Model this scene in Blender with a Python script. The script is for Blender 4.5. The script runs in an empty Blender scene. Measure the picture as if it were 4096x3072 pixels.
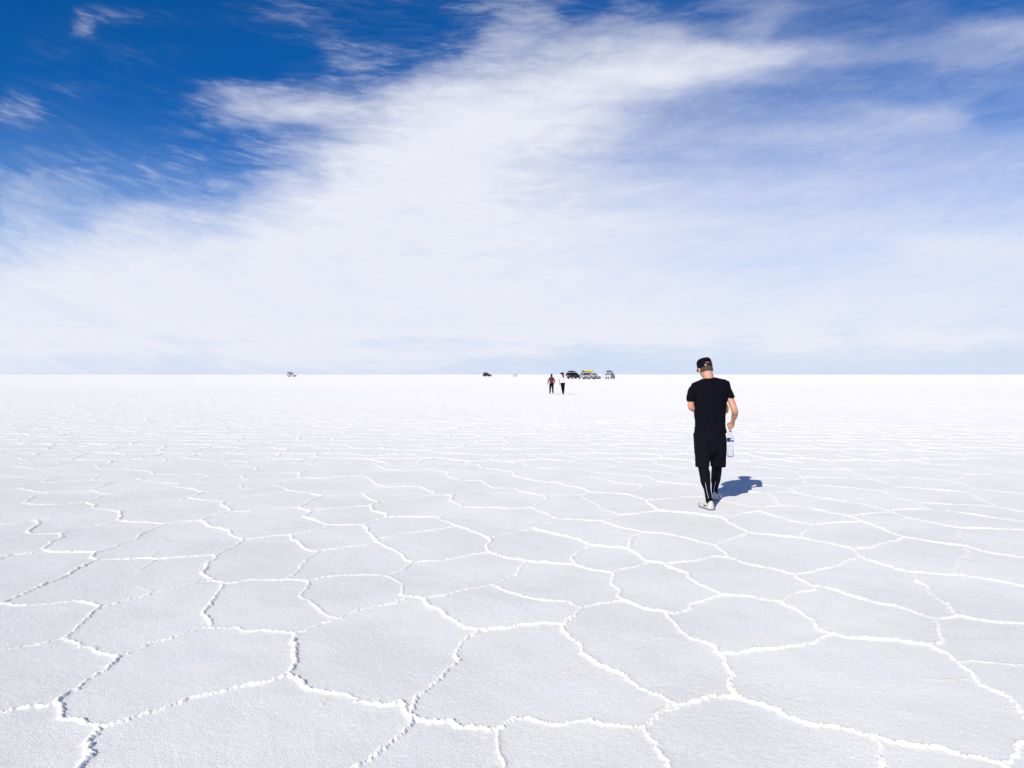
import bpy, bmesh, math, random
import numpy as np
from mathutils import Vector, Matrix, Euler, Quaternion
R = math.radians
random.seed(7)
rng = np.random.default_rng(11)
S = bpy.context.scene
COL = S.collection

# ------------------------------------------------------------------ camera, sky, sun, exposure
F = 2900.0          # focal length in pixels of the 4096 px wide photograph
EYE = 1.6           # eye height
ROW = 1496.0        # photo row of the eye level
cam_d = bpy.data.cameras.new('camera'); cam = bpy.data.objects.new('camera', cam_d); COL.objects.link(cam)
cam_d.sensor_width = 36.0; cam_d.lens = 36.0*F/4096.0; cam_d.clip_start = 0.05; cam_d.clip_end = 60000
cam.location = (0, 0, EYE); cam.rotation_euler = (R(90)-math.atan((1536-ROW)/F), 0, 0)
S.camera = cam
S.render.resolution_x = 1024; S.render.resolution_y = 768
S.view_settings.view_transform = 'Standard'; S.view_settings.look = 'None'
S.view_settings.exposure = 0.1; S.view_settings.gamma = 1.0

SUN_EL = 33.5; SH_AZ = 28.5     # elevation of the sun; bearing the shadows point to (from +Y towards +X)
sd = bpy.data.lights.new('sun', 'SUN'); sd.energy = 4.9; sd.angle = R(0.53); sd.color = (1.0, 0.925, 0.80)
sun = bpy.data.objects.new('sun', sd); COL.objects.link(sun)
dirv = Vector((math.sin(R(SH_AZ))*math.cos(R(SUN_EL)), math.cos(R(SH_AZ))*math.cos(R(SUN_EL)), -math.sin(R(SUN_EL))))
sun.rotation_euler = dirv.to_track_quat('-Z', 'Y').to_euler()

W = bpy.data.worlds.new('World'); S.world = W; W.use_nodes = True
nt = W.node_tree; nt.nodes.clear()
class NB:
    """tiny node-graph helper"""
    def __init__(s, nt): s.nt = nt
    def n(s, t, **k):
        o = s.nt.nodes.new(t)
        for a, v in k.items(): setattr(o, a, v)
        return o
    def put(s, sock, v):
        if isinstance(v, bpy.types.NodeSocket): s.nt.links.new(v, sock)
        elif v is not None: sock.default_value = v
    def m(s, op, a, b=None, c=None, clamp=False):
        o = s.n('ShaderNodeMath', operation=op, use_clamp=clamp)
        for i, v in enumerate((a, b, c)): s.put(o.inputs[i], v)
        return o.outputs[0]
    def comb(s, x, y, z=0.0):
        o = s.n('ShaderNodeCombineXYZ')
        for i, v in enumerate((x, y, z)): s.put(o.inputs[i], v)
        return o.outputs[0]
    def sep(s, v):
        o = s.n('ShaderNodeSeparateXYZ'); s.put(o.inputs[0], v); return o.outputs
    def noise(s, vec, scale, detail=4, rough=0.55, dist=0.0):
        o = s.n('ShaderNodeTexNoise'); s.put(o.inputs['Vector'], vec)
        for k, v in (('Scale', scale), ('Detail', detail), ('Roughness', rough), ('Distortion', dist)): o.inputs[k].default_value = v
        return o.outputs[0]
    def ramp(s, v, a, b, lo=0.0, hi=1.0, smooth=True):
        o = s.n('ShaderNodeMapRange'); o.interpolation_type = 'SMOOTHSTEP' if smooth else 'LINEAR'
        for i, x in enumerate((v, a, b, lo, hi)): s.put(o.inputs[i], x)
        return o.outputs[0]
    def mix(s, f, a, b, mode='MIX'):
        o = s.n('ShaderNodeMix', data_type='RGBA', blend_type=mode)
        s.put(o.inputs[0], f)
        for i, v in ((6, a), (7, b)):
            if isinstance(v, tuple) and len(v) == 3: v = (*v, 1)
            s.put(o.inputs[i], v)
        return o.outputs[2]
b = NB(nt)
tc = b.n('ShaderNodeTexCoord')
dx, dy, dz = b.sep(tc.outputs['Generated'])
sky = b.n('ShaderNodeTexSky'); sky.sky_type = 'NISHITA'; sky.sun_disc = False
sky.sun_elevation = R(SUN_EL); sky.sun_rotation = R(180+SH_AZ); sky.altitude = 3600; sky.air_density = 1.0; sky.dust_density = 0.3; sky.ozone_density = 2.0
yy = b.m('MAXIMUM', dy, 0.12)
u = b.m('DIVIDE', dx, yy); v = b.m('DIVIDE', dz, yy)
front = b.ramp(dy, 0.30, 0.55)
elz = b.m('MAXIMUM', dz, 0.0)
# the clear sky: the physical sky, deepened as the high-altitude air shows it
bl = b.mix(1.0, sky.outputs[0], (SKY_T := (0.04, 0.63, 1.25)), 'MULTIPLY')
lowhaze = b.ramp(elz, 0.0, 0.36, 1.0, 0.0)
bl = b.mix(b.m('POWER', lowhaze, 1.5), bl, (4.6, 6.4, 9.0))
# thin high cloud: coverage by bearing and height, feathered along curved fibres
par = b.m('MULTIPLY', b.m('POWER', b.m('SUBTRACT', u, -0.07), 2.0), b.ramp(u, -0.3, 0.3, 0.33, 0.17))
w1 = b.m('SUBTRACT', v, par)
fib = b.comb(b.m('MULTIPLY', u, 2.2), b.m('MULTIPLY', w1, 11.0), 0.0)
n_f = b.noise(fib, 1.3, 9, 0.62, 0.55)
fib2 = b.comb(b.m('MULTIPLY', u, 7.0), b.m('MULTIPLY', w1, 22.0), 3.7)
n_f2 = b.noise(fib2, 1.6, 7, 0.66, 0.9)
flat = b.comb(u, b.m('MULTIPLY', v, 1.6), 7.1)
wa = b.noise(flat, 5.0, 5, 0.6); wb = b.noise(b.comb(u, b.m('MULTIPLY', v, 1.6), 19.3), 5.0, 5, 0.6)
uw = b.m('ADD', u, b.m('MULTIPLY', b.m('SUBTRACT', wa, 0.5), 0.13))
vw = b.m('ADD', b.m('ADD', v, b.m('MULTIPLY', b.m('SUBTRACT', wb, 0.5), 0.055)), b.m('MULTIPLY', b.m('SUBTRACT', n_f, 0.5), 0.035))
ROWS = [   # photo row, then (column, cover) pairs, both in a 2212 px wide copy
 (-120, [(0,.0),(600,.05),(1100,.2),(1600,.25),(2212,.05)]),
 (0, [(0,0),(430,.0),(560,.14),(800,.08),(950,.15),(1106,.36),(1180,.36),(1300,.15),(1500,.2),(1650,.36),(1750,.30),(1900,.24),(2100,.10),(2212,.12)]),
 (40, [(0,0),(150,.03),(190,.22),(330,.1),(450,.05),(600,.3),(700,.18),(800,.05),(1000,.2),(1100,.45),(1150,.5),(1250,.2),(1450,.3),(1550,.2),(1650,.44),(1750,.32),(2000,.28),(2100,.22),(2212,.34)]),
 (80, [(0,0),(150,.05),(190,.36),(240,.03),(450,0),(600,.1),(700,.15),(800,.1),(900,.2),(1000,.35),(1100,.6),(1200,.5),(1400,.6),(1450,.65),(1530,.4),(1620,.48),(1700,.36),(1900,.32),(2000,.36),(2100,.54),(2150,.6),(2212,.6)]),
 (120, [(0,0),(200,.08),(500,0),(650,.0),(720,.3),(800,.25),(880,.22),(950,.35),(1050,.65),(1150,.65),(1250,.7),(1350,.8),(1450,.85),(1550,.85),(1650,.8),(1750,.6),(1850,.5),(1950,.45),(2050,.5),(2212,.45)]),
 (160, [(0,0),(300,.04),(500,0),(650,.05),(750,.3),(830,.26),(900,.55),(1000,.75),(1100,.8),(1200,.85),(1300,.95),(1400,.95),(1500,.85),(1600,.7),(1700,.45),(1800,.36),(2000,.36),(2212,.34)]),
 (200, [(0,.05),(120,.12),(250,.04),(380,.12),(450,.42),(520,.5),(600,.42),(700,.38),(780,.5),(850,.8),(950,.95),(1100,.95),(1250,.97),(1350,.9),(1450,.7),(1550,.55),(1700,.4),(1850,.42),(2050,.38),(2212,.38)]),
 (250, [(0,.22),(60,.34),(120,.22),(200,.03),(400,.1),(480,.33),(550,.65),(620,.7),(700,.68),(780,.7),(850,.9),(950,1),(1100,1),(1200,.95),(1300,.85),(1400,.7),(1500,.55),(1700,.5),(1800,.5),(1900,.62),(2000,.66),(2080,.6),(2150,.4),(2212,.45)]),
 (300, [(0,.03),(100,.08),(250,.04),(400,.14),(550,.22),(650,.5),(720,.7),(850,.95),(1000,1),(1100,.95),(1250,.85),(1350,.75),(1450,.65),(1600,.6),(1750,.65),(1900,.6),(2050,.55),(2212,.5)]),
 (350, [(0,.2),(100,.14),(300,.22),(400,.28),(500,.22),(600,.35),(680,.7),(750,.9),(900,1),(1050,1),(1150,.9),(1300,.75),(1450,.65),(1600,.65),(1750,.6),(2212,.6)]),
 (410, [(0,.32),(60,.46),(150,.46),(250,.32),(350,.30),(450,.30),(550,.50),(650,.85),(800,1),(1000,1),(1150,.92),(1300,.85),(1450,.8),(1600,.75),(1750,.7),(2212,.65)]),
 (470, [(0,.38),(60,.52),(150,.44),(220,.60),(350,.74),(450,.66),(550,.80),(700,.95),(900,1),(1100,.97),(1300,.9),(1500,.85),(1700,.8),(1900,.75),(2212,.7)]),
 (550, [(0,.60),(150,.80),(300,.95),(600,1),(1000,.98),(1300,.93),(1500,.85),(1700,.8),(1850,.8),(2000,.9),(2212,.9)]),
 (640, [(0,.97),(300,.98),(700,1),(1100,.97),(1500,.92),(1800,.9),(2212,.85)]),
 (715, [(0,.98),(1100,.97),(1300,1),(1450,.96),(1700,.95),(1900,.88),(2212,.8)]),
 (765, [(0,.93),(400,.9),(800,.9),(1300,.80),(1700,.76),(2212,.70)]),
 (812, [(0,.86),(400,.84),(800,.78),(1200,.70),(1600,.67),(2212,.67)]),
]
un = b.ramp(uw, (0*4096-2048)/F, 2048/F, 0, 1, smooth=False)
acc = None
vr = [(ROW-r*1.8517)/F for r, _ in ROWS]
for i, (r, pts) in enumerate(ROWS):
    fc = b.n('ShaderNodeFloatCurve'); c = fc.mapping.curves[0]
    P = [(x/2212, y) for x, y in pts]
    while len(c.points) < len(P): c.points.new(0.5, 0.5)
    for q, (x, y) in zip(c.points, P): q.location = (x, y)
    fc.mapping.use_clip = False; fc.mapping.update()
    b.put(fc.inputs['Value'], un)
    ws = []
    if i > 0: ws.append(b.ramp(vw, vr[i-1], vr[i], 0, 1))
    if i < len(ROWS)-1: ws.append(b.ramp(vw, vr[i+1], vr[i], 0, 1))
    wt = ws[0] if len(ws) == 1 else b.m('MINIMUM', ws[0], ws[1])
    t = b.m('MULTIPLY', fc.outputs[0], wt)
    acc = t if acc is None else b.m('ADD', acc, t)
edge = b.m('MULTIPLY', b.ramp(u, 0.0, 0.25, 4.0, 2.4), b.m('MULTIPLY', acc, b.m('SUBTRACT', 1.12, acc)))
fibre = b.m('ADD', b.m('MULTIPLY', b.m('SUBTRACT', n_f, 0.5), 0.62), b.m('MULTIPLY', b.m('SUBTRACT', n_f2, 0.5), b.ramp(u, 0.0, 0.3, 0.42, 0.25)))
n_f3 = b.noise(b.comb(b.m('MULTIPLY', uw, 9.0), b.m('MULTIPLY', w1, 46.0), 5.2), 1.7, 8, 0.61, 0.9)
dens = b.m('ADD', acc, b.m('MULTIPLY', fibre, edge), clamp=True)
dens = b.m('ADD', dens, b.m('MULTIPLY', b.m('SUBTRACT', n_f3, 0.5), b.m('MULTIPLY', edge, b.ramp(u, -0.1, 0.3, 0.26, 0.10))), clamp=True)
n_f4 = b.noise(b.comb(b.m('MULTIPLY', uw, 7.0), b.m('MULTIPLY', w1, 19.0), 8.8), 2.2, 9, 0.70, 1.8)
dens = b.m('ADD', dens, b.m('MULTIPLY', b.m('SUBTRACT', n_f4, 0.5), b.m('MULTIPLY', edge, 0.24)), clamp=True)
feather = b.ramp(b.m('ADD', b.m('MULTIPLY', n_f2, 0.5), b.m('MULTIPLY', n_f3, 0.5)), 0.38, 0.66, 0.25, 1.45)
thin = b.m('MULTIPLY', b.ramp(acc, 0.15, 0.5, 1.0, 0.0), b.ramp(u, 0.1, 0.4, 1.0, 0.35))
dens = b.m('MULTIPLY', dens, b.m('ADD', b.m('MULTIPLY', thin, feather), b.m('SUBTRACT', 1.0, thin)), clamp=True)
# away from the photographed quarter: thin scattered cirrus
g = b.comb(b.m('MULTIPLY', dx, 3.0), b.m('MULTIPLY', dy, 1.1), b.m('MULTIPLY', dz, 2.0))
gen = b.ramp(b.noise(g, 2.0, 6, 0.6, 0.8), 0.42, 0.75, 0.08, 0.55)
hz = b.ramp(elz, 0.0, 0.22, 0.7, 0.0)
gen = b.m('MAXIMUM', gen, hz)
dens = b.m('ADD', b.m('MULTIPLY', dens, front), b.m('MULTIPLY', gen, b.m('SUBTRACT', 1.0, front)), clamp=True)
# small far cloud tops low over the horizon
lowc = b.noise(b.comb(b.m('MULTIPLY', u, 6.0), b.m('MULTIPLY', v, 34.0), 2.2), 1.5, 6, 0.55)
lowm = b.m('MULTIPLY', b.ramp(v, 0.018, 0.034), b.ramp(v, 0.085, 0.045))
dens = b.m('ADD', dens, b.m('MULTIPLY', lowm, b.m('MULTIPLY', b.m('SUBTRACT', lowc, 0.40), 0.9)), clamp=True)
dens = b.m('POWER', dens, 1.6)
col = b.mix(dens, bl, (8.25, 8.45, 9.35))
bg = b.n('ShaderNodeBackground'); bg.inputs['Strength'].default_value = 0.0933
b.put(bg.inputs['Color'], col)
wo = b.n('ShaderNodeOutputWorld'); nt.links.new(bg.outputs[0], wo.inputs[0])

# ------------------------------------------------------------------ helpers
MATS = {}
def mat(name, color, rough=0.6, metal=0.0, spec=0.5, bump=0.0, bscale=200, var=0.0, vscale=6, sheen=0.0, **kw):
    if name in MATS: return MATS[name]
    m = bpy.data.materials.new(name); m.use_nodes = True; MATS[name] = m
    k = NB(m.node_tree); p = m.node_tree.nodes['Principled BSDF']
    p.inputs['Base Color'].default_value = (*color, 1); p.inputs['Roughness'].default_value = rough
    p.inputs['Metallic'].default_value = metal; p.inputs['Specular IOR Level'].default_value = spec
    p.inputs['Sheen Weight'].default_value = sheen
    for a, v in kw.items(): p.inputs[a.replace('_', ' ')].default_value = v
    tcn = k.n('ShaderNodeTexCoord').outputs['Object']
    if var > 0:
        f = k.noise(tcn, vscale, 4, 0.6)
        c0 = tuple(c*(1-var) for c in color); c1 = tuple(min(1, c*(1+var)) for c in color)
        k.put(p.inputs['Base Color'], k.mix(k.ramp(f, .3, .7), c0, c1))
    if bump > 0:
        bn = k.n('ShaderNodeBump'); bn.inputs['Strength'].default_value = bump; bn.inputs['Distance'].default_value = 0.004
        k.put(bn.inputs['Height'], k.noise(tcn, bscale, 3, 0.6)); k.put(p.inputs['Normal'], bn.outputs[0])
    return m
def link(name, me, m=None, parent=None, **props):
    o = bpy.data.objects.new(name, me); COL.objects.link(o)
    if m is not None and me is not None: me.materials.clear(); me.materials.append(m)
    if parent is not None: o.parent = parent
    for k, v in props.items(): o[k] = v
    return o
def obj(name, bm, m, parent=None, smooth=False, **props):
    me = bpy.data.meshes.new(name)
    bmesh.ops.recalc_face_normals(bm, faces=bm.faces)
    bm.to_mesh(me); bm.free()
    if smooth: me.shade_smooth()
    return link(name, me, m, parent, **props)
def empty(name, loc, rz=0, **props):
    o = link(name, None, None, None, **props); o.location = loc; o.rotation_euler = (0, 0, rz); o.empty_display_size = .2
    return o
def rings(bm, rs, cap=True):
    vs = [[bm.verts.new(p) for p in r] for r in rs]
    n = len(vs[0])
    for a, c in zip(vs, vs[1:]):
        for i in range(n): bm.faces.new((a[i], a[(i+1) % n], c[(i+1) % n], c[i]))
    if cap: bm.faces.new(vs[0][::-1]); bm.faces.new(vs[-1])
    return vs
def ell(c, rx, ry, n=20, e=2.0, z=None):
    out = []
    for i in range(n):
        t = 2*math.pi*i/n; cx, sy = math.cos(t), math.sin(t)
        out.append(Vector((c[0]+rx*math.copysign(abs(cx)**(2/e), cx), c[1]+ry*math.copysign(abs(sy)**(2/e), sy), c[2])))
    return out
def tube(bm, pts, rad, n=14, round_end=True, flat=1.0):
    """round limb through points; rad per point; rounded ends"""
    pts = [Vector(p) for p in pts]; rad = list(rad)
    P, Q = [], []
    # catmull-rom densify
    for i in range(len(pts)-1):
        p0 = pts[max(i-1, 0)]; p1 = pts[i]; p2 = pts[i+1]; p3 = pts[min(i+2, len(pts)-1)]
        for k in range(4):
            t = k/4
            P.append(0.5*((2*p1)+(-p0+p2)*t+(2*p0-5*p1+4*p2-p3)*t*t+(-p0+3*p1-3*p2+p3)*t**3))
            s = t*t*(3-2*t); Q.append(rad[i]*(1-s)+rad[i+1]*s)
    P.append(pts[-1]); Q.append(rad[-1])
    rs = []; up = Vector((0, 1, 0))
    def ring(c, d, r):
        d = d.normalized(); a = d.cross(up)
        if a.length < .05: a = d.cross(Vector((1, 0, 0)))
        a.normalize(); e = d.cross(a)
        return [c+a*r*math.cos(2*math.pi*i/n)+e*r*flat*math.sin(2*math.pi*i/n) for i in range(n)]
    for i, c in enumerate(P):
        d = P[min(i+1, len(P)-1)]-P[max(i-1, 0)]
        if i == 0 and round_end:
            for a in (80, 50, 25): rs.append(ring(c-d.normalized()*Q[0]*math.sin(R(a)), d, Q[0]*math.cos(R(a))))
        rs.append(ring(c, d, Q[i]))
        if i == len(P)-1 and round_end:
            for a in (25, 50, 80): rs.append(ring(c+d.normalized()*Q[-1]*math.sin(R(a)), d, Q[-1]*math.cos(R(a))))
    rings(bm, rs)
def ball(bm, c, r, M=None, seg=20):
    r = (r, r, r) if isinstance(r, (int, float)) else r
    m = Matrix.Translation(c) @ (M.to_4x4() if M else Matrix()) @ Matrix.Diagonal((*r, 1))
    bmesh.ops.create_uvsphere(bm, u_segments=seg, v_segments=seg//2, radius=1, matrix=m)
def box(bm, lo, hi, bev=0.0, M=None):
    lo, hi = Vector(lo), Vector(hi); c = (lo+hi)/2; s = hi-lo
    t = bmesh.new(); bmesh.ops.create_cube(t, size=1, matrix=Matrix.Translation(c) @ Matrix.Diagonal((*s, 1)))
    if bev > 0: bmesh.ops.bevel(t, geom=t.edges[:], offset=bev, segments=2, affect='EDGES', profile=.6)
    if M: t.transform(M)
    me = bpy.data.meshes.new('tmp'); t.to_mesh(me); t.free(); bm.from_mesh(me); bpy.data.meshes.remove(me)
def cyl(bm, a, c, r, n=20, r2=None):
    a, c = Vector(a), Vector(c); d = c-a; up = Vector((0, 0, 1)) if abs(d.normalized().z) < .9 else Vector((1, 0, 0))
    x = d.cross(up).normalized(); y = d.cross(x).normalized()
    r2 = r if r2 is None else r2
    rings(bm, [[p+x*q*math.cos(2*math.pi*i/n)+y*q*math.sin(2*math.pi*i/n) for i in range(n)] for p, q in ((a, r), (c, r2))])
def fuse(bm, voxel, smooth=6, factor=.5):
    """closed overlapping volumes -> one continuous surface (voxel union)"""
    me = bpy.data.meshes.new('tmp'); bmesh.ops.recalc_face_normals(bm, faces=bm.faces); bm.to_mesh(me); bm.free()
    o = bpy.data.objects.new('tmp', me); COL.objects.link(o)
    r = o.modifiers.new('r', 'REMESH'); r.mode = 'VOXEL'; r.voxel_size = voxel; r.use_smooth_shade = True
    s = o.modifiers.new('s', 'SMOOTH'); s.iterations = smooth; s.factor = factor
    dg = bpy.context.evaluated_depsgraph_get(); dg.update()
    out = bpy.data.meshes.new_from_object(o.evaluated_get(dg))
    bpy.data.objects.remove(o); bpy.data.meshes.remove(me)
    return out

# numpy gradient-ish noise
_perm = rng.permutation(4096)
_val = rng.random(4096)*2-1
def vnoise(x, y, seed=0):
    xi = np.floor(x).astype(np.int64); yi = np.floor(y).astype(np.int64)
    fx = x-xi; fy = y-yi; fx = fx*fx*(3-2*fx); fy = fy*fy*(3-2*fy)
    def h(i, j): return _val[_perm[(_perm[(i+seed*131) & 4095]+j) & 4095]]
    a = h(xi, yi); c = h(xi+1, yi); d = h(xi, yi+1); e = h(xi+1, yi+1)
    return (a*(1-fx)+c*fx)*(1-fy)+(d*(1-fx)+e*fx)*fy
def hash2(i, j, k):
    return (_val[_perm[(_perm[(i*7+k*977) & 4095]+j*3) & 4095]]+1)/2

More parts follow.
